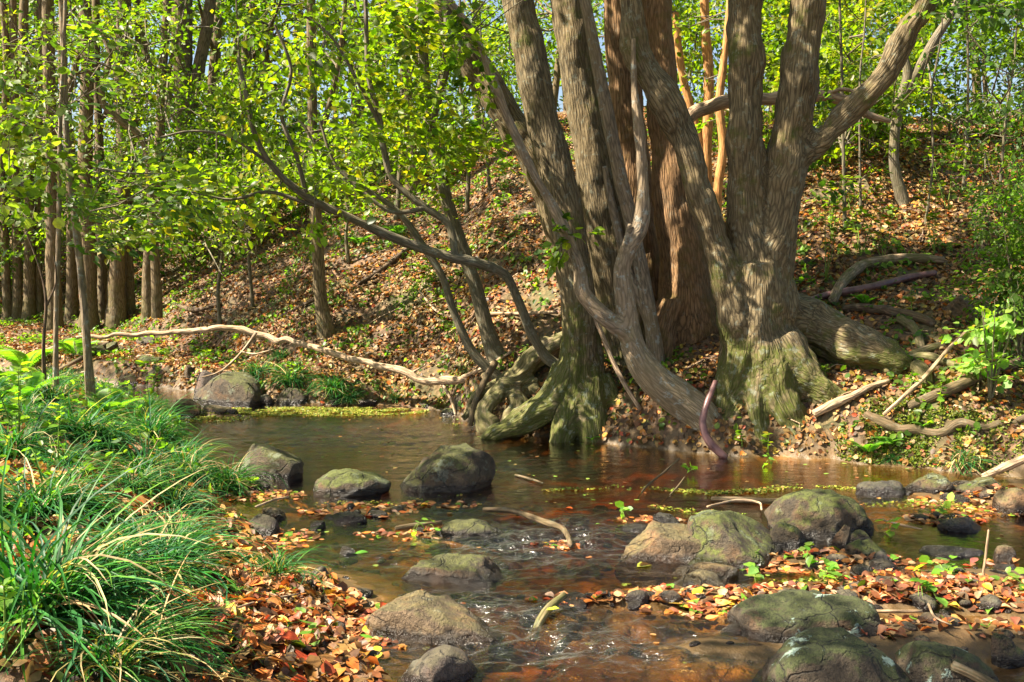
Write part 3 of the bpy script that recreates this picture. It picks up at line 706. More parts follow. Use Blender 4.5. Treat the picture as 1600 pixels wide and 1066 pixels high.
T['second'] = new_tree('broad_tree', 'broad furrowed trunk with a sunlit left flank, second from the left of the big cluster', 'tree', (at(990, 620, 9.9)[0], 9.9, .3))
P2 = tree_paths([
    [(1002, 660, 9.9, 56), (988, 580, 9.9, 42), (966, 450, 9.9, 35), (946, 340, 9.9, 32), (928, 240, 9.9, 31), (911, 140, 9.9, 30), (898, 50, 9.9, 30), (890, 0, 9.9, 29), (870, -250, 9.9, 28), (830, -750, 9.9, 12)],
    [(990, 570, 9.8, 30), (1000, 640, 9.5, 26), (1002, 700, 9.3, 22)],
    [(985, 600, 9.7, 24), (1030, 650, 9.4, 18), (1050, 700, 9.2, 12)],
])
hero_trunk('trunk', P2, M_BARK_BIG, T['second'], .019, lump=.03, furrow=.0045)
B_ = register(T['second'], P2)
T['third'] = new_tree('warm_tree', 'thick reddish-brown trunk flaring to a wide mossy foot just left of the forked tree', 'tree', (at(1072, 600, 10)[0], 10, .3))
P3 = tree_paths([
    [(1085, 660, 10.0, 78), (1080, 590, 10.0, 66), (1076, 500, 10.0, 48), (1066, 400, 10.0, 37), (1050, 290, 10.0, 31), (1038, 180, 10.0, 27), (1030, 80, 10.0, 24), (1026, 0, 10.0, 22), (1015, -200, 10.0, 22), (1005, -700, 10.0, 12)],
    [(1050, 470, 9.85, 22), (1035, 540, 9.7, 24), (1030, 600, 9.6, 24), (1015, 650, 9.5, 16)],
    [(1105, 560, 9.9, 34), (1130, 610, 9.8, 26), (1120, 660, 9.7, 18)],
])
hero_trunk('trunk', P3, M_BARK_WARM, T['third'], .018, lump=.035, furrow=.006, fs=30)
C_ = register(T['third'], P3)
T['fourth'] = new_tree('shaded_tree', 'shaded brown trunk wedged between the sunlit trunk and the flared reddish one', 'tree', (at(1020, 590, 10.5)[0], 10.5, .5))
P4 = tree_paths([[(1025, 640, 10.4, 52), (1012, 520, 10.4, 36), (1000, 400, 10.4, 30), (988, 260, 10.4, 28), (976, 120, 10.4, 27), (968, 0, 10.4, 26), (958, -250, 10.4, 20), (950, -600, 10.4, 11)]])
hero_trunk('trunk', P4, M_BARK_WARM, T['fourth'], .024, lump=.03, furrow=.0045)
register(T['fourth'], P4)
T['vine'] = new_tree('climbing_stem', 'pale slender stem climbing diagonally across the broad furrowed trunks', 'vine', (at(1030, 640, 9.5)[0], 9.5, .2))
PV = tree_paths([[(1040, 650, 9.45, 12), (1028, 580, 9.45, 13), (1018, 510, 9.45, 12), (1003, 430, 9.5, 12), (985, 340, 9.5, 11), (960, 235, 9.5, 11), (937, 120, 9.5, 10), (922, 40, 9.5, 9), (905, -60, 9.5, 8), (880, -300, 9.5, 5)],
                 [(1018, 520, 9.5, 6), (1000, 470, 9.5, 7), (975, 400, 9.55, 7), (952, 300, 9.6, 6), (945, 260, 9.6, 4)]])
simple_trunk('stem', PV, M_BARK_GREY, T['vine'], 14, .12)
T['bent'] = new_tree('bent_tree', 'crooked grey lichen-spotted small tree leaning out over the bank and forking at knee height', 'tree', (at(1095, 650, 8.8)[0], 8.8, .1))
PB = tree_paths([
    [(1120, 690, 8.75, 24), (1100, 655, 8.75, 28), (1062, 622, 8.75, 27), (1022, 592, 8.75, 24), (996, 558, 8.75, 20), (985, 525, 8.75, 18), (978, 470, 8.75, 15), (972, 420, 8.75, 13), (986, 380, 8.75, 12), (1003, 345, 8.75, 11), (1004, 270, 8.75, 9), (998, 200, 8.75, 8), (991, 140, 8.75, 6), (990, 60, 8.75, 4)],
    [(990, 535, 8.75, 14), (962, 508, 8.7, 13), (930, 482, 8.7, 11), (910, 455, 8.7, 11), (906, 420, 8.7, 9), (888, 372, 8.65, 9), (865, 325, 8.65, 8), (835, 275, 8.6, 7), (805, 210, 8.6, 7), (775, 140, 8.6, 6.5), (745, 62, 8.6, 6), (700, 0, 8.6, 5), (650, -60, 8.6, 4)],
    [(914, 462, 8.7, 9), (902, 466, 8.68, 6)],
    [(978, 420, 8.75, 6), (974, 395, 8.7, 4), (984, 350, 8.7, 3)],
])
hero_trunk('trunk', PB, M_BARK_GREY, T['bent'], .011, zmax=4.5, blend=3, lump=.014, furrow=.002)
E_ = register(T['bent'], PB)
T['lean'] = new_tree('leaning_tree', 'thick pale trunk leaning steeply to the left behind the buttressed tree', 'tree', (at(950, 590, 11)[0], 11, .8))
PL = tree_paths([[(965, 620, 11, 32), (925, 490, 11, 28), (880, 370, 11, 26), (842, 265, 11, 25), (795, 185, 11, 24), (745, 105, 11, 24), (692, 30, 11, 22), (650, -30, 11, 20), (540, -350, 11, 10)]])
hero_trunk('trunk', PL, M_BARK_BIG, T['lean'], .024, lump=.03, furrow=.0045)
register(T['lean'], PL)
# dark small tree whose long limb reaches left over the pool
T['reach'] = new_tree('overhanging_tree', 'thin dark tree whose long low limb reaches left across the pool', 'tree', (at(880, 578, 9.5)[0], 9.5, .5))
PE = tree_paths([
    [(905, 590, 9.5, 10), (880, 575, 9.5, 9), (855, 560, 9.5, 8), (830, 520, 9.4, 7.5), (808, 465, 9.3, 7), (788, 428, 9.2, 7.5), (745, 411, 9.1, 8), (705, 402, 9.05, 8), (650, 385, 9, 7.5), (600, 365, 8.9, 7), (540, 337, 8.8, 6.5), (480, 308, 8.7, 6), (430, 265, 8.6, 5), (400, 215, 8.5, 4.5), (385, 150, 8.5, 4), (372, 90, 8.5, 3)],
    [(712, 403, 9.05, 6), (700, 350, 9.1, 6), (660, 322, 9.1, 5.5), (615, 282, 9.1, 5), (600, 235, 9.1, 5), (592, 180, 9.1, 4.5), (576, 120, 9.1, 4), (572, 30, 9.1, 3.5), (570, -60, 9.1, 2.5)],
    [(596, 200, 9.1, 3.5), (560, 130, 9.0, 3), (520, 60, 9.0, 2.5), (470, 20, 8.9, 2)],
    [(530, 330, 8.8, 4), (480, 318, 8.7, 3), (420, 300, 8.6, 3), (360, 312, 8.5, 2), (300, 300, 8.4, 1.5)],
    [(480, 308, 8.7, 4), (462, 240, 8.6, 3.5), (440, 180, 8.6, 3), (455, 110, 8.6, 2.5), (430, 40, 8.6, 2)],
    [(430, 262, 8.6, 3), (360, 215, 8.5, 2.5), (300, 205, 8.5, 2), (250, 215, 8.4, 1.5)],
    [(668, 325, 9.1, 4), (610, 330, 9.0, 3.5), (550, 285, 9.0, 3), (520, 250, 9.0, 2.5), (500, 190, 9.0, 2)],
])
simple_trunk('trunk', PE[:1], M_BARK_THIN, T['reach'], 12, .15)
for q in PE[1:]: simple_trunk('limb', [q], M_BARK_THIN, T['reach'], 8, .12)
F_ = register(T['reach'], PE)
def sapling(key, rows, label, mat, Y=None, name='slender_tree', seg=12, group=None, lump=.1, cat='tree'):
    if Y is None: Y = hit(rows[0][0][0], rows[0][0][1])[1]
    paths = [smooth_path(px_path(r, Y), .08) for r in rows]
    b = paths[0][0, :3]; root = new_tree(name, label, cat, b, group)
    flare = sstep(.45, 0, paths[0][:, 2] - b[2]); paths[0][:, 3] *= .8 * (1 + .22 * flare)
    paths[0] = np.vstack([paths[0][0] - np.array([0, 0, .25, 0]), paths[0]])
    simple_trunk('trunk', paths[:1], mat, root, seg, lump)
    for q in paths[1:]: simple_trunk('limb', [q], mat, root, 8, lump)
    return register(root, paths)
S_ = {}
S_['f1'] = sapling('f1', [[(785, 580, 20), (765, 530, 16), (742, 445, 13), (716, 370, 13), (692, 290, 12), (672, 200, 11), (662, 100, 10), (655, -100, 8), (650, -500, 5)], [(672, 190, 8), (690, 130, 8), (700, 60, 7), (690, -60, 5)]],
                  'leaning slim trunk on the leafy slope just left of the twisted stump', M_BARK_THIN, 10.4, seg=16)
S_['f2'] = sapling('f2', [[(790, 600, 9), (762, 575, 9), (735, 545, 8.5), (710, 490, 8), (690, 430, 7.5), (665, 390, 7), (630, 340, 6), (595, 310, 5), (555, 285, 4), (505, 240, 3.5), (470, 190, 3)]],
                  'thin curved stem rising beside the leaning slim trunk and arching left', M_BARK_THIN, 10.1)
S_['g'] = sapling('g', [[(510, 522, 16), (501, 470, 13), (497, 400, 12), (493, 330, 11), (489, 250, 10), (487, 100, 9), (484, -200, 7)], [(489, 240, 6), (510, 180, 5), (530, 90, 4), (540, 0, 3)]],
                  'lone brown trunk with a kinked foot halfway up the shaded slope', M_BARK_BROWN)
grove = [((12, 500), (9, 4), 'leftmost thin trunk of the grove, cut by the picture edge'), ((28, 497), (10, 20), 'second trunk from the left of the grove, straight and slim'),
         ((46, 500), (12, 38), 'third trunk from the left of the grove, with a slightly bowed foot'), ((62, 494), (8, 62), 'thin trunk hidden half behind its neighbours, fourth from the left'),
         ((84, 512), (16, 75), 'stout brown trunk behind the pale pole sapling'), ((112, 500), (12, 100), 'brown trunk just right of the pale pole sapling'),
         ((140, 515), (17, 132), 'wide brown grove trunk seen behind the grey curved sapling'), ((160, 500), (10, 150), 'narrow trunk tucked right of the wide grove trunk'),
         ((182, 505), (18, 195), 'thick furrowed trunk at the right side of the grove'), ((204, 490), (9, 215), 'slim dark trunk at the right rim of the grove'),
         ((232, 498), (12, 262), 'pale-barked short trunk standing apart where the grove meets the slope')]
for i, ((bx, by), (r, tx), lab) in enumerate(grove):
    k = (i * 37) % 11 - 5
    S_['v%d' % i] = sapling('v', [[(bx, by, r), (bx - 1 + k * .4, by - 90, r * .85), (bx + (tx - bx) * .45 + k, 250, r * .78), (bx + (tx - bx) * .8 - k, 110, r * .72), (tx, 0, r * .68), (tx + k * 3, -200, r * .55), (tx + k * 6, -520, r * .3)]]
                            + ([[(bx + (tx - bx) * .6, 200, r * .4), (bx + 30, 120, r * .35), (bx + 50 + k * 3, 20, r * .25)]] if i % 3 == 1 else []), lab, M_BARK_BROWN, name='grove_tree', seg=14)
S_['crook'] = sapling('crook', [[(245, 470, 9), (238, 330, 8), (226, 226, 7), (196, 195, 7), (163, 165, 6.5), (160, 130, 6), (173, 92, 6), (160, 55, 5), (135, 28, 5), (110, -40, 4)]], 'crooked reddish branchy tree zigzagging above the grove', M_BARK_BROWN, 14.5)
S_['dark1'] = sapling('dark1', [[(292, 330, 22), (290, 220, 19), (286, 120, 18), (284, 0, 20), (280, -200, 15)], [(290, 200, 11), (310, 110, 10), (325, 30, 9), (335, -60, 7)], [(288, 215, 8), (262, 150, 8), (235, 110, 6), (215, 20, 5)]], 'dark thick forked trunk on the crest behind the grove', M_BARK_BROWN, 20)
S_['dark2'] = sapling('dark2', [[(640, 330, 14), (645, 240, 14), (634, 130, 13), (640, 60, 11), (660, -60, 9)], [(630, 130, 10), (650, 90, 9), (655, 30, 8), (640, -40, 6)]], 'rugged brown tree with a bent limb on the crest left of the leaning trunk', M_BARK_BROWN, 19)
S_['pole'] = sapling('pole', [[(87, 618, 5.5), (88, 480, 5), (92, 350, 4.5), (94, 200, 4), (100, 60, 3.5), (104, -60, 3), (110, -300, 2)]], 'pale thin pole sapling with peeling lichen bark at the left', M_BARK_GREY, 9.2)
S_['curve'] = sapling('curve', [[(142, 618, 8.5), (136, 540, 8), (127, 430, 7), (115, 320, 7), (104, 220, 6), (100, 100, 5.5), (96, 0, 5), (90, -200, 3.5)]], 'grey smooth sapling curving up from the left bank tussocks', M_BARK_GREY, 9.3)
S_['twiggy'] = sapling('twiggy', [[(70, 615, 4), (68, 540, 3.5), (72, 470, 3), (62, 420, 2), (40, 360, 1.5)], [(72, 480, 2), (88, 440, 1.5), (84, 400, 1.2)]], 'dark dead twiggy stem beside the pale pole sapling', M_STICK_DARK, 9.0, seg=8)
S_['or1'] = sapling('or1', [[(1108, 345, 11), (1103, 250, 11), (1108, 130, 10), (1102, 40, 9), (1100, -60, 8), (1100, -400, 4)], [(1103, 260, 7), (1085, 190, 6), (1065, 110, 6), (1055, 20, 5)]], 'straight orange sunlit trunk on the slope behind, seen between the big stems', M_BARK_ORANGE, 13.5)
S_['or2'] = sapling('or2', [[(1118, 342, 10), (1122, 290, 9), (1130, 230, 8.5), (1124, 160, 8), (1132, 90, 7), (1140, 0, 6), (1150, -200, 4)]], 'wavy orange sunlit trunk close left of the forked tree central stem', M_BARK_ORANGE, 12.6)
S_['rb'] = sapling('rb', [[(1413, 320, 11), (1400, 275, 10), (1397, 230, 9.5), (1403, 170, 10), (1418, 120, 9), (1412, 85, 7), (1405, 40, 5)], [(1410, 150, 8), (1440, 100, 8), (1462, 60, 7), (1490, 15, 6), (1520, -60, 5)]], 'sinuous dark tree on the sunny slope at the right, forking in a V', M_BARK_THIN)
thin = [((1320, 350), (1312, 0), 3.5, 'thin grey sapling right of the forked tree limb'), ((1446, 350), (1470, 60), 2.5, 'whip-thin sapling right of the sinuous tree'), ((1345, 335), (1352, 30), 2.5, 'thin sapling under the rising right limb'),
        ((1560, 330), (1585, 90), 3, 'thin leaning sapling near the top right corner'), ((1505, 300), (1510, 0), 3, 'slender sapling standing on the upper right slope'), ((345, 520), (340, 330), 4, 'mossy thin sapling on the shaded shelf'),
        ((545, 410), (540, 300), 3.5, 'short thin sapling on the mid slope'), ((730, 330), (720, 60), 4, 'thin dark sapling just under the leaning trunk'), ((765, 300), (752, 90), 3, 'spindly sapling left of the buttressed tree on the crest'),
        ((395, 480), (375, 120), 3.5, 'thin sapling at the foot of the dark slope'), ((620, 345), (628, 0), 5, 'slim upright tree on the upper slope behind the overhanging limb')]
for i, ((bx, by), (tx, ty), r, lab) in enumerate(thin):
    S_['t%d' % i] = sapling('t', [[(bx, by, r), (bx + (tx - bx) * .3 + 5 * math.sin(i * 2), by + (ty - by) * .35, r * .9), (bx + (tx - bx) * .6 - 6 * math.sin(i), by + (ty - by) * .7, r * .8), (tx, ty, r * .7), (tx + (tx - bx) * .3, ty - 120, r * .4)]], lab, M_BARK_THIN, name='sapling', seg=8)
# trees on and beyond the crest
FAR = []
for i in range(46):
    x = rng.uniform(-17, 14); y = rng.uniform(20, 36)
    if i % 2: x = x * 1.3
    z = float(H(x, y)); h = rng.uniform(6, 9); r = rng.uniform(.05, .14)
    k = rng.normal(0, .35, (4, 2)).cumsum(0) * .7
    p = smooth_path([[x, y, z - .3, r * 1.2], [x + k[0, 0], y + k[0, 1], z + h * .25, r], [x + k[1, 0], y + k[1, 1], z + h * .5, r * .8], [x + k[2, 0], y + k[2, 1], z + h * .8, r * .5], [x + k[3, 0], y + k[3, 1], z + h, r * .2]], .3)
    q = [p]
    for j in range(3):
        s = p[int(len(p) * rng.uniform(.3, .7))]; a = rng.uniform(0, 6.28); l = rng.uniform(1.2, 2.5)
        q.append(smooth_path([[*s[:3], s[3] * .5], [s[0] + .5 * l * math.cos(a), s[1] + .5 * l * math.sin(a), s[2] + .3 * l, s[3] * .35], [s[0] + l * math.cos(a), s[1] + l * math.sin(a), s[2] + .9 * l, s[3] * .15]], .2))
    qx, qy, qw = to_px(p[3, :3]); side = 'far left' if qx < 420 else 'left centre' if qx < 800 else 'right centre' if qx < 1250 else 'far right'
    thick = 'stout' if r > .1 else 'slim' if r < .075 else 'medium'
    root = new_tree('crest_tree', f'{thick} leafy background tree beyond the crest, {side} of the picture', 'tree', p[1, :3], f'background trees beyond the crest, {side}')
    simple_trunk('trunk', q[:1], M_BARK_BROWN, root, 8, .1)
    for g in q[1:]: simple_trunk('limb', [g], M_BARK_BROWN, root, 5, .1)
    FAR.append((register(root, q), x, y, z, h))
# dead arched limb
stick([(1060, 205, 10.8, 8), (1085, 178, 10.8, 11), (1130, 158, 10.8, 11), (1200, 155, 10.8, 10), (1290, 150, 10.8, 10), (1330, 163, 10.8, 8), (1360, 182, 10.7, 6), (1392, 191, 10.7, 3)],
      'grey dead limb arching horizontally behind the forked tree', M_STICK, name='dead_limb', cat='dead branch', wob=.03,
      subs=[[(1290, 150, 10.8, 4), (1320, 140, 10.7, 3), (1370, 160, 10.7, 2)]])
# ------------------------------------------------------------------ foliage
def box(n, x0, x1, y0, y1, z0, z1): return rng.uniform((x0, y0, z0), (x1, y1, z1), (n, 3))
def view(n, px0, px1, py0, py1, Y0, Y1):
    """points in the part of the wood seen there"""
    a = rng.uniform(px0, px1, n); b = rng.uniform(py0, py1, n); Y = rng.uniform(Y0, Y1, n)
    return np.array([at(x, y, d) for x, y, d in zip(a, b, Y)])
def clump(A, thr=-.05, sc=.8):
    return A[noise(A * sc) > thr]
def skyholes(A):  # clears unseen canopy leaves so the water mirrors the sky
    keep = np.ones(len(A), bool)
    for px, py, r, dirn in [(760, 880, 1.5, (-.2, .88, .42)), (850, 900, 1.5, (-.12, .85, .52)), (700, 800, 1.4, (-.2, .9, .38)), (500, 860, 1.3, (-.25, .85, .45)), (850, 850, 1.4, (-.05, .80, .6)), (850, 850, 1.0, (.1, .65, .76)), (600, 690, 1.1, (-.1, .9, .44)), (600, 690, 1.0, (-.15, .75, .6)), (520, 850, .8, (-.2, .8, .55)), (900, 990, .9, (0, .7, .7)), (1450, 830, .6, (.2, .8, .6))]:
        L = gz(px, py); u = unit(np.array(dirn)); d = A - L; s = d @ u; q = np.linalg.norm(d - s[:, None] * u, axis=1); keep &= ~((q < r) & (s < 16))
    return A[keep]
# 1. unseen high crowns of the great trees and neighbours, shaped to dapple the light
A = box(1250, -9, 9, 0.5, 19, 5.3, 9.5); A = clump(A, -.12, .45); A = skyholes(gaps(A))
shade_pts = []  # extra unseen leaf clusters, added up the sun's path to shade slope and stream
for _ in range(1250):
    a_, b_ = rng.uniform(150, 1600), rng.uniform(230, 1060); h_ = hit(a_, b_)
    if h_[1] < 24: shade_pts.append(h_ + SUN_DIR * (rng.uniform(5.2, 9.0) - h_[2]) / SUN_DIR[2])
for _ in range(900):
    h_ = hit(rng.uniform(300, 1600), rng.uniform(220, 560)); shade_pts.append(h_ + SUN_DIR * (rng.uniform(5.6, 9.0) - h_[2]) / SUN_DIR[2])
A = np.vstack([A, gaps(clump(np.array(shade_pts), -.22, .5))])
px, py, w = to_px(A); A = A[~((py > -60) & (w > 0) & (px > -100) & (px < 1700))]
hosts = [R_, A_, B_, C_, TREES[5], TREES[6], E_, S_['f1'], S_['curve'], S_['pole'], S_['v0'], S_['v4'], S_['v8'], S_['g'], S_['or1']]
tops = np.array([h['top'] for h in hosts]); own = ((A[:, None, :2] - tops[None, :, :2]) ** 2).sum(-1).argmin(1)
for k, h in enumerate(hosts):
    crown(h, A[own == k], 42, .10, .42, GREEN, GREEN_W, SH_DIA, twig_r=.012, name='high_shade_crown', wid=1.5)
# 2. sprays hanging over the pool: the overhanging tree and slim stems
A = np.vstack([view(95, 330, 720, 20, 300, 8.2, 9.6), view(60, 250, 560, 150, 380, 8.0, 9.0), view(30, 560, 760, 0, 90, 8.4, 9.4), view(16, 690, 790, 180, 270, 9.0, 9.6)]); A = clump(A, -.2, 1.3)
crown(F_, A, 16, .075, .20, GREEN, [3, 4, 4, 1, 1.2], nobj=200, wid=1.15, wind=.2)
A = np.vstack([view(90, 560, 760, 0, 260, 9.8, 11), view(30, 640, 720, 150, 330, 10, 10.8)])
crown(S_['f1'], clump(A, -.2, 1.3), 16, .075, .2, GREEN, [3, 4, 4, 1, 1.2], wid=1.15)
crown(S_['f2'], clump(view(110, 400, 650, 60, 330, 9.6, 11), -.2, 1.3), 16, .07, .2, GREEN, [3, 4, 3, 1, .6], wid=1.15)
crown(S_['g'], clump(view(120, 350, 620, 0, 290, 11.5, 14.5), -.2, 1), 20, .075, .26, GREEN, GREEN_W)
crown(E_, np.vstack([view(14, 700, 780, 0, 150, 8.3, 8.8), view(3, 865, 905, 370, 410, 8.5, 8.6), view(4, 880, 940, 330, 380, 8.5, 8.65), view(2, 845, 870, 400, 420, 8.5, 8.6), view(5, 800, 840, -40, 10, 8.4, 8.8)]), 9, .085, .11, GREEN, [3, 4, 1, 1, .1], nobj=80, wid=1.2)
# 3. left grove and saplings
for k, (n, x0, x1, y0, y1) in {'v0': (26, -60, 70, 20, 280), 'v2': (22, 0, 120, -20, 240), 'v4': (30, 40, 160, 0, 260), 'v6': (34, 100, 220, 0, 250), 'v8': (44, 150, 280, 0, 250), 'v10': (70, 200, 360, 20, 330), 'v9': (50, 180, 300, 100, 300), 'crook': (60, 100, 300, -20, 220)}.items():
    crown(S_[k], clump(view(n, x0, x1, y0, y1, 12.5, 17), -.15, .9), 20, .08, .27, GREEN, GREEN_W)
crown(S_['curve'], np.vstack([view(34, 60, 330, 250, 350, 7.6, 9.6), view(26, 100, 330, 300, 400, 8.6, 10), view(20, -20, 200, 20, 180, 8, 10)]), 13, .08, .19, DEEP + [(.14, .19, .03)], DEEP_W + [3], wid=1.1, nobj=30, wind=.4)
crown(S_['pole'], np.vstack([view(26, -20, 90, 180, 260, 7.8, 9.6), view(10, 0, 60, 280, 400, 7.6, 8.6)]), 12, .085, .2, GREEN + [(.22, .26, .12)], GREEN_W + [2], wid=1.2)
crown(S_['dark1'], clump(view(110, 180, 430, -30, 240, 17, 22), -.1, .6), 26, .11, .42, GREEN, GREEN_W, SH_DIA)
crown(S_['dark2'], clump(view(130, 540, 800, -30, 230, 16, 21), -.05, .6), 24, .10, .40, GREEN, GREEN_W, SH_DIA)
crown(S_['or1'], clump(view(90, 1055, 1150, -20, 230, 13.6, 18), -.3, .9), 18, .085, .26, GREEN, [3, 5, 5, 1, 1])
crown(S_['or2'], clump(view(20, 1050, 1140, 0, 200, 12.8, 14), -.3, .9), 12, .08, .22, GREEN, [3, 5, 5, 1, 1])
crown(S_['rb'], clump(view(95, 1290, 1600, -30, 190, 10.5, 15), -.1, 1), 18, .075, .24, DEEP + GREEN, [3, 3, 2, 1, 1, 1, .5, 1, .1])
for k, a in {'t0': (26, 1270, 1400, 60, 330, 12, 17), 't1': (20, 1400, 1520, 60, 260, 11, 15), 't2': (34, 1280, 1400, 80, 300, 13, 18), 't3': (45, 1480, 1640, 60, 330, 9.5, 13), 't4': (40, 1450, 1620, 80, 260, 12, 17),
             't5': (16, 300, 370, 300, 400, 11.5, 13), 't6': (16, 500, 580, 260, 340, 14, 17), 't7': (30, 690, 800, 20, 240, 12, 15), 't8': (24, 720, 830, 80, 250, 13, 18), 't9': (36, 330, 450, 200, 380, 11.5, 14), 't10': (50, 560, 700, 60, 330, 14, 18)}.items():
    crown(S_[k], clump(view(*a), -.25, 1), 18, .08, .24, GREEN if k not in ('t3', 't4') else DEEP, GREEN_W if k not in ('t3', 't4') else DEEP_W, SH_DIA)
crown(R_, np.vstack([view(26, 1440, 1600, -60, 60, 8, 9.5), view(10, 1250, 1320, 100, 300, 9.4, 10)]), 14, .075, .2, DEEP, DEEP_W)
# 4. crowns beyond the crest
for tr, x, y, z, h in FAR:
    n = 120; A = rng.normal(0, 1, (n, 3)) * np.array([1.3, 1.3, 1.7]) + np.array([x, y, z + h * .55])
    A = clump(A[A[:, 2] > z + .4], -.2, .5)
    crown(tr, A, 26, .15, .55, GREEN, [4, 4, 2, 3, .3], SH_DIA, twig_r=.015, wid=1.2)
crown(S_['g'], view(20, 430, 560, 200, 330, 10.5, 12.5), 16, .075, .2, GREEN, GREEN_W)
crown(S_['v10'], view(46, 150, 420, 260, 400, 10.5, 14), 16, .08, .22, GREEN, [2, 4, 4, 1, 1])
# low scrub along the crest
def shrub(x, y, h, w, n, label, cols, cw, size=.07, nl=16, name='shrub', spread=.16, shape=SH_HEX, group=None, stems=6, nobj=0, wid=1.0):
    z = float(H(x, y)); root = empty(name, (x, y, z)); prop(root, label, 'shrub', group); paths = []
    for k in range(stems):
        a = k * 2.4 + 1; l = w * .45 * rng.uniform(.4, 1)
        paths.append(smooth_path([[x, y, z - .05, .012], [x + l * .4 * math.cos(a), y + l * .4 * math.sin(a), z + h * .4, .009], [x + l * math.cos(a), y + l * math.sin(a), z + h * rng.uniform(.75, 1), .004]], .06))
    simple_trunk('stem', paths, M_BARK_THIN, root, 6, .1)
    A = rng.normal(0, .36, (n, 3)) * np.array([w * .8, w * .8, h * .65]) + np.array([x, y, z + h * .6]); A = A[A[:, 2] > z + .06]
    tr = dict(root=root, skel=np.vstack(paths)); crown(tr, A, nl, size, spread, cols, cw, shape, nobj=nobj, twig_r=.004, wid=wid, name='foliage'); return root
k = 0
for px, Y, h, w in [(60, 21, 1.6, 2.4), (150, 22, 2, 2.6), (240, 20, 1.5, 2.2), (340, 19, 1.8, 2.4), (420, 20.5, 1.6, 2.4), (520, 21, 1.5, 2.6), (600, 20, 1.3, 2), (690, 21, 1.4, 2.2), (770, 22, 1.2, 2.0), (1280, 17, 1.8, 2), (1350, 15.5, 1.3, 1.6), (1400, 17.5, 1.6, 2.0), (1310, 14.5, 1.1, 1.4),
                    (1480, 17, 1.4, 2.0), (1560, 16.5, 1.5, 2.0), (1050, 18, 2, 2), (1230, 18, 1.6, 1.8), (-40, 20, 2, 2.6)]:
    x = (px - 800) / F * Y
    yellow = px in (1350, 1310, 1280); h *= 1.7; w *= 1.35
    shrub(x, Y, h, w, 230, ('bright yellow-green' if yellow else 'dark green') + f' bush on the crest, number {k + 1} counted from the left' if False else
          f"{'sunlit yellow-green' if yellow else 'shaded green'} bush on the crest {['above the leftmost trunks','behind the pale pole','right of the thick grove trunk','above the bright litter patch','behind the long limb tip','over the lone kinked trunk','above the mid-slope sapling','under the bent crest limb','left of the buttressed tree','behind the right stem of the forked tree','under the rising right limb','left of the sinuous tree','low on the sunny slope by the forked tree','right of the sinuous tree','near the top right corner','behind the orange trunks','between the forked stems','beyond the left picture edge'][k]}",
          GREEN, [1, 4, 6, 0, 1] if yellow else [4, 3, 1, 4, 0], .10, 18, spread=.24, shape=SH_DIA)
    k += 1
# right bank shrubs
c = at(1600, 430, 8.6)
shrub(c[0], 8.6, 1.6, .8, 300, 'dense fresh-green fine-leaved shrub at the right edge above the sticks', DEEP + [(.12, .22, .03)], [2, 1, 3, 3, 3], .045, 20, nobj=120, wid=.75, spread=.12)
c = at(1548, 600, 8.1)
shrub(c[0], 8.1, .8, .45, 26, 'sunlit pale broad-leaved seedling shrub over the lower right bank', [(.20, .30, .07), (.14, .24, .04)], [1, 1], .075, 11, nobj=100, wid=1.3, spread=.12)
c = at(1535, 150, 9.5)
# ------------------------------------------------------------------ rocks
R = rock
R(695, 772, 150, 74, 'big rounded mossy boulder rising from the middle of the pool', M_ROCK, .9, 3, .3, peak=.08, lump=.12)
R(527, 780, 152, 42, 'low wide mossy rock left of the big rounded pool boulder', M_ROCK_MOSS, .7, 5, .35, peak=-.1)
R(415, 752, 112, 58, 'dark mossy boulder half hidden behind the grass tuft in the stream', M_ROCK, .9, 8, .3)
R(712, 917, 172, 50, 'moss-capped dark rock in the current above the big angular rock', M_ROCK, .7, 11, .6, lump=.16, sub=5, box=4.5, cuts=((-.1, -.25, 1, .6), (.7, -.4, .6, .75)))
R(640, 1016, 290, 90, 'large angular brown rock with a pale slanting top at the front', M_ROCK_PALE, .7, 21, .7, lump=.09, sub=5, yaw=-.22, box=6, cuts=((-.24, -.2, 1, .62), (.45, -1, .25, .72), (-.9, -.6, .3, .85), (1, -.2, .7, .9)))
R(680, 1085, 146, 72, 'round dark brown rock cut by the bottom edge of the picture', M_ROCK_GREY, .8, 15, .3)
R(541, 1046, 70, 26, 'small grey rock between the leaf bank and the angular rock', M_ROCK_GREY, .7, 17, .3)
R(462, 1072, 60, 26, 'small grey stone in the fallen leaves at the bottom left', M_ROCK_GREY, .7, 19, .3)
R(1057, 889, 182, 66, 'sunlit tan boulder with yellow moss in the middle of the stream', M_ROCK_PALE, .65, 23, .6, lump=.14, sub=5, cuts=((-.1, -.9, .3, .6), (.3, -.1, 1, .6), (-.7, 0, .7, .72)))
R(1150, 890, 210, 92, 'greenish sloping slab behind the sunlit tan boulder', M_ROCK_MOSS, .9, 29, .5, tilt=-.3, lump=.14, sub=5, yaw=.1, box=4.5, cuts=((.35, -.35, 1, .55), (-.6, -.6, .4, .8)))
R(1102, 906, 112, 26, 'low pale flat stone in front of the sunlit tan boulder', M_ROCK_PALE, .6, 31, .5)
R(1108, 925, 116, 28, 'wet pale stone lapped by water, nearest of the tan boulder group', M_ROCK_PALE, .6, 37, .5)
R(1312, 842, 194, 80, 'big dome boulder with thick green moss right of the slab', M_ROCK_MOSS, .8, 41, .3, lump=.12, sub=5)
R(1318, 862, 38, 44, 'upright pointed little rock in front of the mossy dome boulder', M_ROCK, .6, 43, .8, peak=.3)
R(1352, 858, 52, 30, 'squat brown stone right of the upright pointed rock', M_ROCK, .8, 44, .4)
R(1362, 880, 66, 34, 'mossy wedge stone below the squat brown stone', M_ROCK_MOSS, .8, 47, .5)
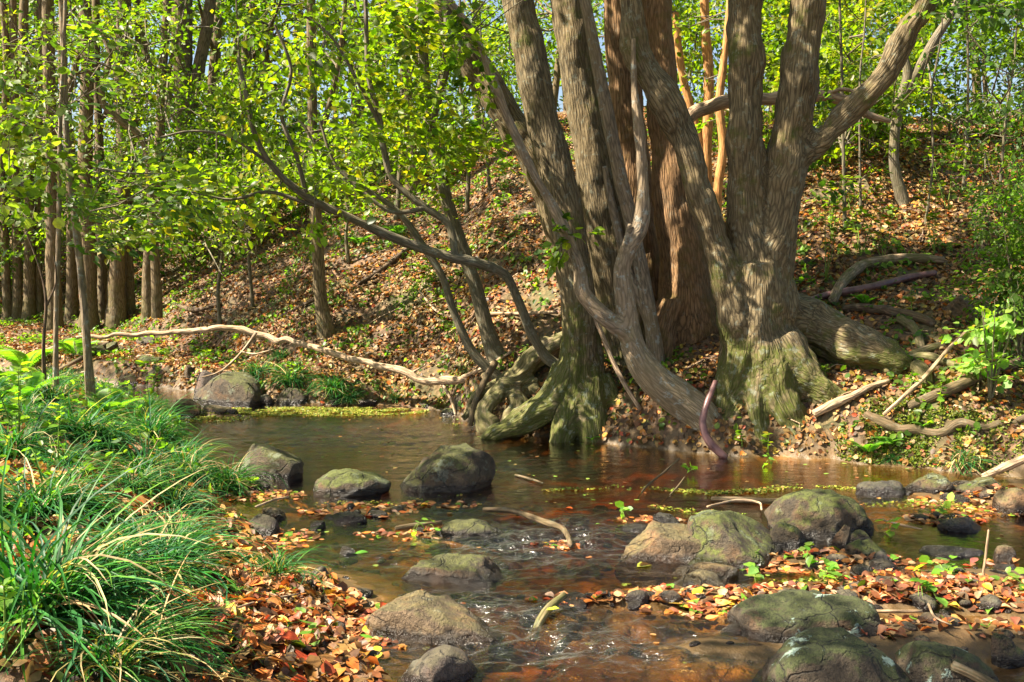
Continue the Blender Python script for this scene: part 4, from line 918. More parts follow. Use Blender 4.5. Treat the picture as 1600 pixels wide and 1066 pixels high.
R(1380, 886, 42, 26, 'blue-grey wet stone at the foot of the mossy wedge', M_ROCK_DARK, .8, 48, .4)
R(1460, 774, 78, 36, 'rounded olive stone beside the flat dark rock on the right', M_ROCK, .8, 51, .4)
R(1535, 780, 84, 36, 'mossy stone under the pale branch at the right bank', M_ROCK, .8, 53, .4)
R(1392, 776, 96, 24, 'flat dark rock lying in the water left of the olive stone', M_ROCK_DARK, .6, 55, .3)
R(1598, 806, 60, 44, 'tan mossy stone cut by the right edge by the leaf pile', M_ROCK_PALE, .8, 57, .3)
R(1512, 832, 74, 26, 'dark humped rock in the riffle on the right', M_ROCK_DARK, .7, 59, .3)
R(1500, 872, 110, 16, 'dark barely emerging ledge in the right-hand water', M_ROCK_DARK, .5, 61, .3)
R(1282, 1010, 240, 84, 'large mossy boulder above the lichen-spotted one at the bottom right', M_ROCK_LICH, .8, 63, .3, lump=.12, sub=5)
R(1308, 1100, 270, 108, 'lichen-spotted mossy boulder at the bottom edge, front right', M_ROCK_LICH, .8, 67, .25, lump=.1, sub=5)
R(1482, 1085, 184, 90, 'dark green mossy boulder behind the broken branch end', M_ROCK_LICH, .7, 71, .25, lump=.12, sub=5)
R(1590, 1048, 64, 58, 'brown stone at the right edge by the bottom corner', M_ROCK, .9, 73, .4)
R(1486, 1000, 112, 40, 'smooth flat brown rock in the red leaves, lower right', M_ROCK_GREY, .6, 75, .5)
R(1378, 1002, 40, 22, 'small dark stone between the leaf bar and the smooth flat rock', M_ROCK_DARK, .8, 77, .4)
R(1240, 862, 60, 44, 'mossy end stone at the right tip of the greenish slab', M_ROCK_MOSS, .9, 79, .4)
R(735, 842, 120, 32, 'low flat mossy rock under the dark driftwood', M_ROCK, .8, 81, .4)
R(540, 818, 66, 20, 'small wet rock among leaves below the low wide mossy one', M_ROCK_GREY, .8, 83, .4)
R(540, 868, 36, 14, 'little dark stone beside the single green floating leaf', M_ROCK_DARK, .9, 85, .3)
R(498, 926, 58, 46, 'brown rock behind the right side of the stream tussock', M_ROCK_GREY, .9, 87, .5)
R(408, 842, 66, 34, 'grey stone on the left margin above the stream tussock', M_ROCK_GREY, .9, 89, .4)
R(425, 812, 44, 20, 'tan pebble-like stone above the grey margin stone', M_ROCK_PALE, .9, 91, .3)
R(494, 828, 26, 14, 'tiny black wet stone in the left leaf patch', M_ROCK_DARK, .9, 92, .3)
R(1045, 822, 44, 18, 'small dark round stone upstream of the slab', M_ROCK_DARK, .9, 93, .3)
R(995, 832, 64, 12, 'flat grey stone barely above water left of the slab', M_ROCK_DARK, .7, 94, .3)
R(1190, 975, 50, 20, 'wet black stone at the left end of the leaf bar', M_ROCK_DARK, .8, 95, .4)
R(1575, 878, 36, 26, 'pale wet stone near the right edge above the leaf bar', M_ROCK_PALE, .8, 96, .4)
R(1400, 905, 130, 14, 'thin flat brown ledge just upstream of the leaf bar', M_ROCK_GREY, .5, 97, .3)
R(350, 634, 128, 52, 'large dark mossy boulder on the far left shore of the pool', M_ROCK, .8, 101, .3, peak=-.15)
R(325, 620, 62, 44, 'brown boulder leaning behind the large far-left shore boulder', M_ROCK_GREY, .8, 103, .5)
R(455, 632, 74, 28, 'mossy rounded rock on the far shore right of the dark boulder', M_ROCK_MOSS, .8, 105, .3)
R(410, 632, 34, 16, 'small grey rock between the two mossy far-shore boulders', M_ROCK_GREY, .8, 106, .3)
R(284, 653, 54, 30, 'pale broken rock at the left tip of the pool', M_ROCK_PALE, .8, 107, .8)
R(334, 650, 46, 17, 'pale tan low rock in the sunlit weed, left end of the pool', M_ROCK_PALE, .8, 109, .6)
R(286, 656, 32, 8, 'flat dark slab at the foot of the pale broken rock', M_ROCK_DARK, .8, 110, .4)
R(200, 604, 38, 18, 'low mossy rock in the far left inlet', M_ROCK, .8, 111, .3)
R(268, 600, 30, 26, 'brown leaning slab in the undercut of the far left bank', M_ROCK_GREY, .5, 113, .7)
R(530, 633, 40, 13, 'flat stone at the water line below the far grass', M_ROCK_GREY, .8, 114, .3)
R(570, 634, 34, 10, 'flattest stone of the far shore, right of its neighbours', M_ROCK_GREY, .8, 115, .3)
for (px, py, w, h, lab, m, sd) in [(1500, 502, 60, 46, 'pale slanted rock lying on the right slope above the sticks', M_ROCK_PALE, 121), (1262, 420, 34, 22, 'small mossy stone on the slope right of the forked tree', M_ROCK_MOSS, 123), (158, 553, 44, 22, 'mossy grey rock on the left shelf behind the saplings', M_ROCK, 125),
                                   (182, 551, 36, 14, 'pale oval stone on the leafy shelf', M_ROCK_PALE, 127), (128, 560, 60, 24, 'long mossy rock at the left end of the shelf', M_ROCK_MOSS, 129), (640, 590, 14, 8, 'small pale stone near the fallen branch end', M_ROCK_PALE, 131), (222, 540, 34, 16, 'grey stone right of the curved sapling on the shelf', M_ROCK_GREY, 133)]:
    R(px, py, w, h, lab, m, .7, sd, .6, tilt=(.55 if sd == 121 else 0), z0=1)
for (px, py, w, h, lab, sd) in [(722, 640, 40, 30, 'mossy rock wedged under the slim trunks at the bank', 141), (748, 662, 46, 34, 'green mossy rock at the waterline left of the buttress root', 142), (700, 655, 34, 20, 'low mossy rock at the waterline under the fallen branch end', 143),
                              (850, 655, 40, 26, 'mossy rock tucked behind the left buttress root', 144), (780, 615, 36, 26, 'mossy lump of rock among the twisted roots', 145), (1005, 690, 50, 44, 'mossy rock standing between the two front trees', 146), (1070, 705, 40, 16, 'low brown rock at the waterline beside the curved pipe', 147), (665, 640, 30, 14, 'small mossy rock at the end of the duckweed', 148), (245, 596, 46, 30, 'mossy ledge rock under the bank at the far left inlet', 149), (290, 600, 34, 36, 'upright ledge rock left of the far-left boulders', 150), (172, 592, 50, 24, 'flat ledge rock behind the curved grey sapling', 151), (215, 574, 60, 22, 'long mossy ledge rock under the leafy shelf', 152), (770, 665, 40, 26, 'wet mossy rock between the stump roots', 153)]:
    R(px, py, w, h, lab, M_ROCK_MOSS, .9, sd, .5, z0=1, lump=.3, detail=.09)
# ------------------------------------------------------------------ sticks and logs
stick([(120, 528, 12.2, 2.5), (250, 521, 12.1, 4), (310, 516, 12.0, 4.5), (345, 513, 11.9, 5), (380, 515, 11.9, 5), (420, 528, 11.8, 5), (460, 534, 11.6, 4.5), (500, 545, 11.4, 5), (560, 564, 11.2, 5.5), (620, 578, 11.0, 6), (680, 597, 10.8, 7), (720, 590, 10.7, 6.5), (780, 580, 10.6, 5)],
      'long pale fallen branch bridging the shelf and the sunlit bank', M_STICK, name='fallen_branch', cat='fallen branch', wob=.03,
      subs=[[(400, 520, 11.8, 2.5), (378, 550, 11.6, 2), (345, 580, 11.5, 1.6), (315, 590, 11.4, 1)], [(378, 550, 11.6, 2), (400, 553, 11.5, 1.6), (430, 545, 11.4, 1)], [(330, 515, 12, 1.6), (318, 505, 11.9, 1)], [(690, 598, 10.8, 3), (705, 625, 10.6, 3), (712, 648, 10.5, 2)], [(640, 585, 11, 2), (665, 570, 10.9, 1.5)]])
stick([(1300, 484, 8), (1318, 452, 8.5), (1346, 428, 8.5), (1380, 419, 8), (1425, 415, 7.5), (1474, 418, 6)], 'pale bark-covered bent limb arching over the slope right of the forked tree', M_ROOT, cat='dead branch', name='dead_branch', lift=.05, seg=12)
stick([(1255, 479, 4.5), (1300, 468, 6), (1360, 457, 6), (1420, 442, 6), (1462, 434, 5)], 'purple-brown plastic pipe lying up the slope below the bent limb', M_PIPE, cat='pipe', name='water_pipe', lift=.03, seg=14)
stick([(1118, 596, 8.55, 4), (1104, 632, 8.42, 5), (1098, 662, 8.38, 6), (1108, 690, 8.34, 6.5), (1134, 716, 8.3, 6.5)], 'purple-brown pipe curving down into the water against the forked tree', M_PIPE, cat='pipe', name='water_pipe', seg=14)
stick([(1320, 489, 7), (1360, 489, 8), (1410, 497, 8), (1440, 506, 7.5), (1459, 513, 5.5)], 'brown rotten log below the pipe on the right slope', M_STICK_DARK, cat='log', name='log', seg=12, wob=.02)
stick([(1404, 505, 8), (1428, 520, 8), (1438, 545, 7), (1441, 560, 4)], 'short mossy root curling down from the rotten log', M_ROOT, cat='root', name='root', seg=10)
stick([(1418, 562, 6), (1448, 552, 7), (1480, 544, 6)], 'mossy stub of branch in the litter right of the great root', M_ROOT, cat='branch', name='branch_stub')
stick([(1384, 590, 6.5), (1410, 572, 7.5), (1450, 567, 7), (1490, 580, 6), (1512, 588, 4)], 'curved mossy root snaking over the litter', M_ROOT, cat='root', name='root', lift=.03, seg=10)
stick([(1430, 580, 11), (1443, 592, 12), (1450, 606, 8)], 'knobbly mossy stub under the curved root', M_ROOT, cat='root', name='root', seg=12)
stick([(1380, 672, 3), (1410, 645, 3.5), (1445, 612, 3.5), (1480, 570, 3), (1512, 538, 2.5)], 'long thin grey stick propped across the right bank', M_STICK, lift=.12)
stick([(1272, 660, 7), (1300, 646, 7.5), (1330, 632, 6), (1360, 616, 5), (1388, 607, 4)], 'reddish-brown broken branch with curly twigs beside the buttress foot', M_STICK, cat='branch', name='broken_branch', lift=.05,
      subs=[[(1320, 640, 8.6, 1.4), (1312, 620, 8.5, 1.2), (1330, 612, 8.5, 1)], [(1330, 632, 8.6, 1.4), (1350, 640, 8.5, 1.2), (1335, 665, 8.4, 1)]])
stick([(1350, 655, 7), (1372, 668, 9), (1420, 680, 8), (1480, 676, 8), (1560, 670, 6), (1620, 655, 6)], 'mossy bark-shedding log half sunk along the right bank', M_STICK_DARK, cat='log', name='log', seg=14, wob=.05)
stick([(1420, 642, 8), (1470, 622, 9), (1520, 600, 9), (1570, 580, 8), (1620, 566, 8)], 'straight brown log slanting up to the right edge', M_STICK_DARK, cat='log', name='log', seg=12)
stick([(1490, 640, 4), (1540, 652, 4), (1610, 660, 3.5)], 'grey stick lying under the slanting brown log', M_STICK)
stick([(1515, 560, 3.5), (1530, 585, 3.5), (1528, 610, 2.5)], 'short twig standing among sticks on the right', M_STICK_DARK)
stick([(1535, 745, 7.55, 5), (1560, 734, 7.5, 6), (1590, 722, 7.4, 7), (1640, 700, 7.3, 8)], 'pale smooth branch reaching in from the right edge over the water', M_STICK, cat='branch', name='branch', seg=10)
stick([(1112, 784, 4), (1150, 786, 5), (1200, 788, 5), (1242, 786, 4)], 'black waterlogged stick lying flat upstream of the slab', M_STICK_DARK, z=.0)
stick([(1105, 800, 2), (1150, 790, 2.2), (1185, 793, 2), (1190, 805, 1.5)], 'thin pale twig in front of the black waterlogged stick', M_STICK, z=.0, lift=.03)
stick([(755, 806, 4), (800, 808, 4.5), (850, 826, 5), (878, 836, 5), (888, 850, 4), (892, 864, 4)], 'dark bent driftwood branch trailing in the riffle', M_STICK_DARK, z=0, lift=.03, name='driftwood', cat='driftwood', seg=10)
stick([(618, 830, 3.5), (650, 826, 4.5), (690, 822, 4)], 'short black driftwood stick left of the low flat rock', M_STICK_DARK, z=0, name='driftwood', cat='driftwood')
stick([(832, 1000, 4.42, 6), (844, 970, 4.5, 7), (860, 948, 4.56, 7), (882, 930, 4.66, 6)], 'mossy stub of branch standing in the rapid at the front', M_ROOT, name='driftwood', cat='driftwood', seg=10)
stick([(995, 782, 7.1, 1.5), (1010, 760, 7.1, 1.8), (1035, 740, 7.15, 1.6), (1062, 716, 7.2, 1)], 'bare black twig poking up out of the pool', M_STICK_DARK, cat='twig', name='twig')
stick([(1030, 790, 7.0, 1.5), (1055, 765, 7.0, 1.5), (1070, 745, 7.0, 1)], 'small leafy twig with a yellow-green tuft in the pool', M_STICK_DARK, cat='twig', name='twig')
stick([(805, 745, 1.6), (830, 752, 2), (848, 758, 1.4)], 'short floating twig right of the big pool boulder', M_STICK_DARK, z=0, cat='twig', name='twig')
stick([(1533, 952, 5.0, 2.4), (1535, 910, 5.0, 2.2), (1540, 870, 5.0, 2), (1545, 828, 5.0, 1.6)], 'thin bare reddish stick standing upright out of the leaf bar', M_STICK)
stick([(1488, 1040, 3.75, 9), (1515, 1052, 3.72, 9), (1545, 1068, 3.68, 9), (1600, 1100, 3.6, 9)], 'broken branch end with a pale cut face pointing up from the bottom right corner', M_STICK_DARK, cat='branch', name='broken_branch', seg=14)
stick([(1345, 966, 3), (1390, 967, 3), (1440, 966, 2.4)], 'straight brown twig lying along the top of the smooth flat rock', M_STICK, lift=.03, cat='twig', name='twig')
stick([(1450, 968, 2), (1460, 990, 2), (1485, 1002, 1.4)], 'curved pale twig bent over the smooth flat rock', M_STICK, lift=.07, cat='twig', name='twig')
stick([(1375, 822, 1.5), (1410, 832, 2), (1440, 838, 1.5)], 'forked twig lying off the mossy dome boulder', M_STICK, z=0, lift=.04, cat='twig', name='twig')
stick([(300, 940, 2), (380, 938, 2.4), (440, 948, 2), (468, 972, 1.6)], 'thin brown twig curving over the left leaf bank', M_STICK, lift=.04, cat='twig', name='twig')
stick([(330, 985, 1.5), (400, 960, 2), (470, 945, 1.4)], 'straight twig crossing the left leaf bank', M_STICK, lift=.05, cat='twig', name='twig')
stick([(400, 805, 2), (430, 793, 2), (452, 789, 1.2)], 'bent grey twig in the weed by the stream margin', M_STICK, z=0, lift=.05, cat='twig', name='twig')
stick([(935, 640, 9.2, 2), (905, 600, 9.2, 3)], 'loose root strand between the buttressed trunk and the bent tree', M_ROOT, cat='root', name='root')
stick([(1000, 640, 9, 3.5), (965, 580, 9.1, 4), (935, 510, 9.25, 4), (918, 478, 9.3, 3)], 'grey dead stick leaning between the two front trunks', M_STICK, name='leaning_stick')
stick([(735, 665, 9.6, 4), (742, 630, 9.7, 5), (760, 590, 9.8, 6), (775, 565, 9.9, 5)], 'dark rotten stake leaning under the slim trunks at the bank', M_STICK_DARK, name='rotten_stake')
stick([(690, 612, 3), (750, 588, 3), (800, 560, 2.5)], 'pale stick lying on the sunlit litter below the slim trunks', M_STICK, lift=.06)
stick([(760, 500, 2.5), (820, 500, 3), (870, 498, 2.5)], 'pale stick on the bright litter left of the buttressed trunk', M_STICK, lift=.06)
stick([(560, 450, 3), (600, 425, 4), (650, 385, 4)], 'dark fallen log on the middle of the slope', M_STICK_DARK, lift=.04, name='log', cat='log')
stick([(440, 500, 3), (480, 480, 3), (520, 460, 2.5)], 'dark stick lying by the kinked-foot trunk', M_STICK_DARK, lift=.04)
stick([(250, 470, 3), (300, 490, 3.5), (345, 480, 3)], 'dark fallen limb under the shaded slope behind the grove', M_STICK_DARK, lift=.04)
stick([(60, 560, 4), (110, 548, 5), (170, 545, 4)], 'pale log lying on the left shelf behind the tussocks', M_STICK, lift=.05, name='log', cat='log')
stick([(90, 590, 3), (130, 570, 3.5), (165, 548, 3)], 'brown stick propped against the shelf behind the curved sapling', M_STICK_DARK, lift=.08)
stick([(150, 600, 2), (175, 615, 2), (185, 635, 1.5)], 'thin pale twig at the inlet margin', M_STICK, lift=.08, cat='twig', name='twig')
stick([(655, 470, 1.5), (680, 500, 1.8), (705, 512, 1.5)], 'curved thin twig on the green part of the slope', M_STICK, lift=.12, cat='twig', name='twig')
for i in range(60):    # litter twigs all over the slopes
    pass
tw = []
for i in range(420):
    x = rng.uniform(-8, 8); y = rng.uniform(7.5, 20); z = float(H(x, y))
    if z < .12: continue
    a = rng.uniform(0, 6.28); l = rng.uniform(.1, .45); q = []
    for t in (0, .33, .66, 1):
        xx = x + l * t * math.cos(a) + rng.normal(0, .02); yy = y + l * t * math.sin(a) + rng.normal(0, .02); q.append([xx, yy, float(H(xx, yy)) + rng.uniform(.01, .06)])
    tw.append(q)
tw = np.array(tw); V, Fq = tubes(tw, np.linspace(.007, .003, 4)[None] * rng.uniform(.6, 1.6, (len(tw), 1)), 4)
prop(link('twig_litter', mesh_np('twig_litter', V, Fq, None, M_STICK, attrs={'bk': V})), 'thin broken twigs scattered over the leafy slopes', 'twigs', kind='stuff')
# ------------------------------------------------------------------ fallen leaves
def scatter(n, x0, x1, y0, y1, dens=None):
    x = rng.uniform(x0, x1, n); y = y0 + (y1 - y0) * rng.random(n) ** 1.0
    return x, y
def lay(x, y, size, cols, cw, name, label, mat=M_DRY, shape=SH_HEX, tilt=.38, lift=.012, wid=1.2, jit=.25, zmin=.015, curl=1.6, kind='stuff', cat='leaves', floor=None):
    z = H(x, y); m = z > zmin
    if floor is not None: z = np.maximum(z, floor); m[:] = True
    x, y, z = x[m], y[m], z[m]; n = len(x); N = Hn(x, y) if floor is None else np.tile([0, 0, 1.0], (n, 1))
    N = unit(N + rng.normal(0, tilt, (n, 3))); D = unit(np.cross(N, unit(rng.normal(size=(n, 3)))))
    L = size * rng.uniform(.55, 1.35, n); P = np.stack([x, y, z + lift * rng.uniform(.2, 2.2, n)], -1) - D * L[:, None] * .5
    V, Fa, Cv = leaves(P, D, N, L, pal(cols, cw, n, jit), shape, wid, rng.uniform(-1.5, 2.5, n) * curl)
    o = link(name, leaf_mesh_np(name, V, Fa, Cv, mat)); prop(o, label, cat, kind=kind); return o
x, y = scatter(150000, -9, 9, 7.6, 15); m = (y > np.interp(x, FX, FY) - .1) & (fbm(np.stack([x * 1.6, y * 1.6, 0 * x], -1), 3) + .25 * rng.normal(size=len(x)) > -.42); x, y = x[m], y[m]
lay(x, y, .054, LITTER, LITTER_W, 'leaf_litter', 'brown and orange fallen leaves carpeting the far bank', lift=.015)
x, y = scatter(130000, -14, 12, 15, 26)
lay(x, y, .068, LITTER, LITTER_W, 'leaf_litter', 'brown fallen leaves on the upper slope', shape=SH_DIA, lift=.015)
x, y = scatter(16000, -8, -.3, 3.2, 14.5); m = y < np.interp(x, NX, NY) + .1; x, y = x[m], y[m]
lay(x, y, .07, LITTER, LITTER_W, 'leaf_litter', 'fallen leaves under the tussocks of the left bank')
x, y = rng.uniform(-3, -.2, 9000), rng.uniform(2.8, 6.2, 9000); m = y < np.interp(x, NX, NY) + .25; x, y = x[m], y[m]
lay(x, y, .06, LITTER + BAR, LITTER_W + [w_ * .6 for w_ in BAR_W], 'leaf_litter', 'fallen leaves covering the soil at the front left', lift=.02, curl=1.8)
# the leaf bars: pieces of the bed one can pick out
BX = []; 
def bar(px, py, l, w, n):
    c = gz(px, py); a = rng.uniform(0, 6.28, n); r = np.sqrt(rng.random(n)); BX.append(np.stack([c[0] + l * r * np.cos(a), c[1] + w * r * np.sin(a)], -1))
for b_ in [(1330, 935, 1.3, .17, 700), (1180, 955, .55, .12, 150), (1560, 935, .7, .25, 560), (1300, 880, .45, .18, 150), (380, 1050, .4, .3, 520), (320, 980, .25, .3, 260), (440, 985, .42, .5, 900), (350, 1010, .35, .4, 450), (560, 800, .4, .2, 110), (640, 838, .45, .09, 60), (500, 965, .4, .2, 200),
           (690, 790, .3, .1, 50), (1560, 790, .6, .3, 300), (1440, 990, .8, .2, 240), (1480, 812, .3, .15, 90), (400, 775, .35, .15, 110), (1020, 815, .25, .1, 20), (930, 940, .34, .07, 110), (870, 855, .14, .08, 40), (1000, 815, .2, .05, 30), (1500, 880, .5, .06, 30), (420, 845, .3, .25, 160), (545, 1010, .25, .2, 90), (1210, 890, .3, .1, 50)]:
    bar(*b_)
BX = np.concatenate(BX); zb = H(BX[:, 0], BX[:, 1]); zb = np.maximum(zb, .004); n = len(BX)
N = unit(np.tile([0, -.05, 1.0], (n, 1)) + rng.normal(0, .42, (n, 3)) * np.clip(zb * 20 + .2, 0, 1)[:, None]); D = unit(np.cross(N, unit(rng.normal(size=(n, 3)))))
Lb = rng.uniform(.03, .074, n); Pb = np.stack([BX[:, 0], BX[:, 1], zb + rng.uniform(.004, .045, n) * np.clip(zb * 14 + .15, 0, 1)], -1) - D * Lb[:, None] * .5
# curled leaf with stalk
CT = np.array([[-.22, 0, -.02], [0, .012, 0], [0, -.012, 0], [.22, .24, .06], [.2, 0, -.01], [.22, -.24, .06], [.52, .32, .10], [.5, 0, 0], [.52, -.32, .10], [.8, .19, .05], [.8, 0, -.02], [.8, -.19, .05], [1.02, 0, -.08]])
CF = [(0, 2, 1), (1, 4, 3), (1, 2, 4), (2, 5, 4), (3, 4, 7), (3, 7, 6), (4, 5, 8), (4, 8, 7), (6, 7, 10), (6, 10, 9), (7, 8, 11), (7, 11, 10), (9, 10, 12), (10, 11, 12)]
CFq = np.array([[a, b, c, c] for a, b, c in CF])
cb = pal(BAR, BAR_W, n, .18)
qx, qy, qw = to_px(Pb); vis = (qx > 0) & (qx < 1600) & (qy > 0) & (qy < 1066)
top = np.argsort(-np.where(vis, Lb / qw * (.4 + zb * 8 + rng.random(n)), 0))[:300]
vars_ = []
for k in range(36):
    c = np.clip(np.array(BAR[k % 9]) * rng.uniform(.75, 1.3), 0, 1)
    T_ = CT * np.array([1, rng.uniform(.8, 1.25), rng.uniform(-1.4, 2.6)]); T_[:, 2] += .12 * rng.normal() * T_[:, 0] * T_[:, 1] * 4
    vars_.append(mesh_np('leaf', T_, np.array(CF), np.broadcast_to(c, (13, 3)), M_DRY, False))
for i in top:
    d = D[i]; s = np.cross(N[i], d); s /= np.linalg.norm(s); nn = np.cross(d, s)
    o = bpy.data.objects.new('leaf', vars_[rng.integers(36)]); COL.objects.link(o); o.parent = bed_o
    o.matrix_local = Matrix.Translation(Pb[i] + np.array([0, 0, .012])) @ Matrix([[d[0], s[0], nn[0], 0], [d[1], s[1], nn[1], 0], [d[2], s[2], nn[2], 0], [0, 0, 0, 1]]) @ Matrix.Scale(float(Lb[i] * 1.08), 4)
m = np.ones(n, bool); m[top] = False
V, Fa, Cv = leaves(Pb[m], D[m], N[m], Lb[m], cb[m], (CT, CFq), 1.1, rng.uniform(-1.3, 2.4, m.sum()))
prop(link('leaf_drift', mesh_np('leaf_drift', V, Fa[:, :3], Cv, M_DRY, False)), 'red, tan and orange fallen leaves piled on the bars in the stream', 'leaves', kind='stuff')
# floating bits on the water
x, y = rng.uniform(-4, 5, 700), rng.uniform(4, 11, 700); m = H(x, y) < -.02
lay(x[m], y[m], .035, [(.3, .14, .05), (.16, .24, .04), (.35, .22, .08)], [2, 2, 1], 'floating_debris', 'small leaves and bits floating on the pool', floor=.004, tilt=.06, lift=.002, curl=.2)
# duckweed and sprouting weed
def weed(px, py, l, w, n, nm='floating_weed', size=.02, lift=.004, label='yellow-green floating weed'):
    c = gz(px, py); a = rng.uniform(0, 6.28, n); r = rng.random(n) ** .6; x = c[0] + l * r * np.cos(a); y = c[1] + w * r * np.sin(a) + (.16 if w < .1 else 0) * fbm(np.stack([x * 1.7, 0 * x, 0 * x], -1), 2)
    k = noise(np.stack([x * 3, y * 5, 0 * x], -1)) > -.18; x, y = x[k], y[k]; f = np.maximum(H(x, y), .004)
    lay(x, y, size, [(.20, .22, .025), (.12, .17, .02), (.30, .27, .05), (.26, .13, .04)], [4, 3, 2, 1.2], nm, label, M_DUCK, SH_HEX, tilt=.28, lift=lift, wid=1.5, floor=f, curl=1)
for a in [(480, 644, 1.35, .32, 11000, 'yellow-green duckweed mat along the far side of the pool'), (330, 655, .4, .25, 700, 'sunlit yellow weed around the pale rocks at the left tip of the pool'), (1120, 768, .55, .08, 420, 'green floating weed strip behind the black stick'), (1210, 766, .8, .06, 500, 'pale weed line across the sunlit shallows'),
          (900, 765, .4, .04, 130, 'thin weed streak on the open pool'), (560, 790, .3, .1, 160, 'weed patch above the small wet rocks on the left'), (395, 775, .3, .2, 320, 'bright weed beside the tussock island'), (1080, 800, .35, .08, 160, 'weed clot trailing from the pool twig'), (1460, 790, .5, .12, 260, 'weed among the stones at the right margin'),
          (690, 782, .25, .05, 100, 'green weed at the foot of the pool boulder'), (740, 665, .3, .1, 180, 'weed fringe under the twisted roots'), (1330, 905, .5, .07, 200, 'weed strand upstream of the leaf bar')]:
    weed(*a[:5], label=a[5])
# green sprigs lying on the bars (washed-down leafy twigs)
def sprig(px, py, r, n, label, size=.06, Yz=None):
    p = gz(px, py); p[2] = max(float(H(p[0], p[1])), 0) + .02
    root = empty('green_sprig', tuple(p)); prop(root, label, 'leafy sprig', 'green leafy sprigs washed into the stream')
    q = []
    for k in range(3):
        a = rng.uniform(0, 6.28); q.append([[p[0] + r * t * math.cos(a + t * .5), p[1] + r * t * math.sin(a + t * .5), p[2] + .05 * math.sin(t * 3)] for t in (0, .33, .66, 1)])
    q = np.array(q); V, Fq = tubes(q, np.tile([.003, .0025, .002, .001], (3, 1)), 4); link('stem', mesh_np('stem', V, Fq, None, M_BLADE_C, attrs={'bk': V}), root)
    k = rng.integers(0, 3, n); t = rng.random(n); P = np.stack([np.interp(t[i], [0, .33, .66, 1], q[k[i], :, 0]) if False else q[k[i], int(t[i] * 3.99)] for i in range(n)])
    D = unit(rng.normal(0, 1, (n, 3)) * np.array([1, 1, .35])); N = unit(rng.normal(0, .35, (n, 3)) + np.array([0, 0, 1]))
    vm = [mesh_np('leaf', SH_HEX[0] * np.array([1, 1.3, rng.uniform(-1, 3)]), SH_HEX[1], np.broadcast_to(c, (6, 3)), M_LEAF, False) for c in pal([(.14, .28, .04), (.2, .34, .05), (.10, .20, .05)], [2, 2, 1], 4)]
    for i in range(n):
        d = D[i]; s = np.cross(N[i], d); s /= np.linalg.norm(s); nn = np.cross(d, s)
        o = bpy.data.objects.new('leaf', vm[i % 4]); COL.objects.link(o); o.parent = root
        o.matrix_local = Matrix.Translation(P[i] - p + np.array([0, 0, rng.uniform(0, .03)])) @ Matrix([[d[0], s[0], nn[0], 0], [d[1], s[1], nn[1], 0], [d[2], s[2], nn[2], 0], [0, 0, 0, 1]]) @ Matrix.Scale(size * rng.uniform(.6, 1.3), 4)
M_BLADE_C = mat_bark('green_stem', (.08, .14, .02), (.16, .24, .04), moss_amt=0, lich_amt=0, furrow=.1)
for a in [(1285, 920, .10, 14, 'bright green sprig at the left part of the leaf bar'), (1475, 912, .12, 16, 'largest bright sprig with an upright leaf just above the leaf bar'), (1560, 935, .12, 14, 'green sprig at the right end of the leaf bar'), (1445, 945, .10, 10, 'green sprig lying in the middle of the red leaves'),
          (1165, 880, .10, 10, 'dark green sprig drooping off the right of the tan boulder'), (1180, 912, .07, 8, 'yellow-green sprig below the slab'), (1260, 885, .10, 12, 'sprig between slab and mossy dome boulder'), (1075, 742, .06, 8, 'yellow-green tuft on the pool twig'), (970, 812, .06, 7, 'tiny bright sprig left of the slab'),
          (380, 770, .12, 16, 'green weedy sprig at the tussock island'), (665, 838, .08, 8, 'round-leaved sprig in the leaf raft below the pool boulder'), (1470, 800, .08, 8, 'sprig in the right-hand leaf pile'), (500, 1055, .06, 8, 'small mossy sprig at the bottom left stones'), (1390, 835, .05, 6, 'small sprig on the twig off the dome boulder'), (1110, 835, .05, 6, 'sprig on top of the slab'), (1205, 730, .05, 5, 'leaf sprig afloat below the forked tree roots')]:
    sprig(*a)
# single leaves one notices
for px, py, L, c, lab, up in [(566, 867, .085, (.12, .34, .04), 'single bright green leaf floating left of centre', .0), (1055, 946, .10, (.6, .36, .05), 'single yellow leaf afloat right of the debris raft', .0), (1425, 894, .08, (.62, .16, .02), 'orange leaf floating in the sunny shallows above the leaf bar', .0), (890, 795, .05, (.5, .1, .02), 'small red leaf floating in mid pool', 0),
                             (725, 838, .09, (.3, .42, .05), 'narrow yellow-green leaf on the low flat rock', .06), (1010, 888, .10, (.4, .45, .06), 'long thin yellow leaf at the tan boulder foot', 0), (866, 972, .07, (.55, .6, .05), 'yellow leaf stuck to the mossy stub in the rapid', .05), (935, 822, .05, (.15, .3, .05), 'green leaf afloat upstream of the riffle', 0)]:
    p = gz(px, py); T_ = CT * np.array([1, 1.2, 1]) * L
    o = link('single_leaf', mesh_np('single_leaf', T_, np.array(CF), np.broadcast_to(c, (13, 3)), M_DRY, False)); o.location = (p[0] - L / 2, p[1], max(.008, float(H(p[0], p[1])) + .01) + up); o.rotation_euler = (0, 0, rng.uniform(-.6, .6)); prop(o, lab, 'leaf')
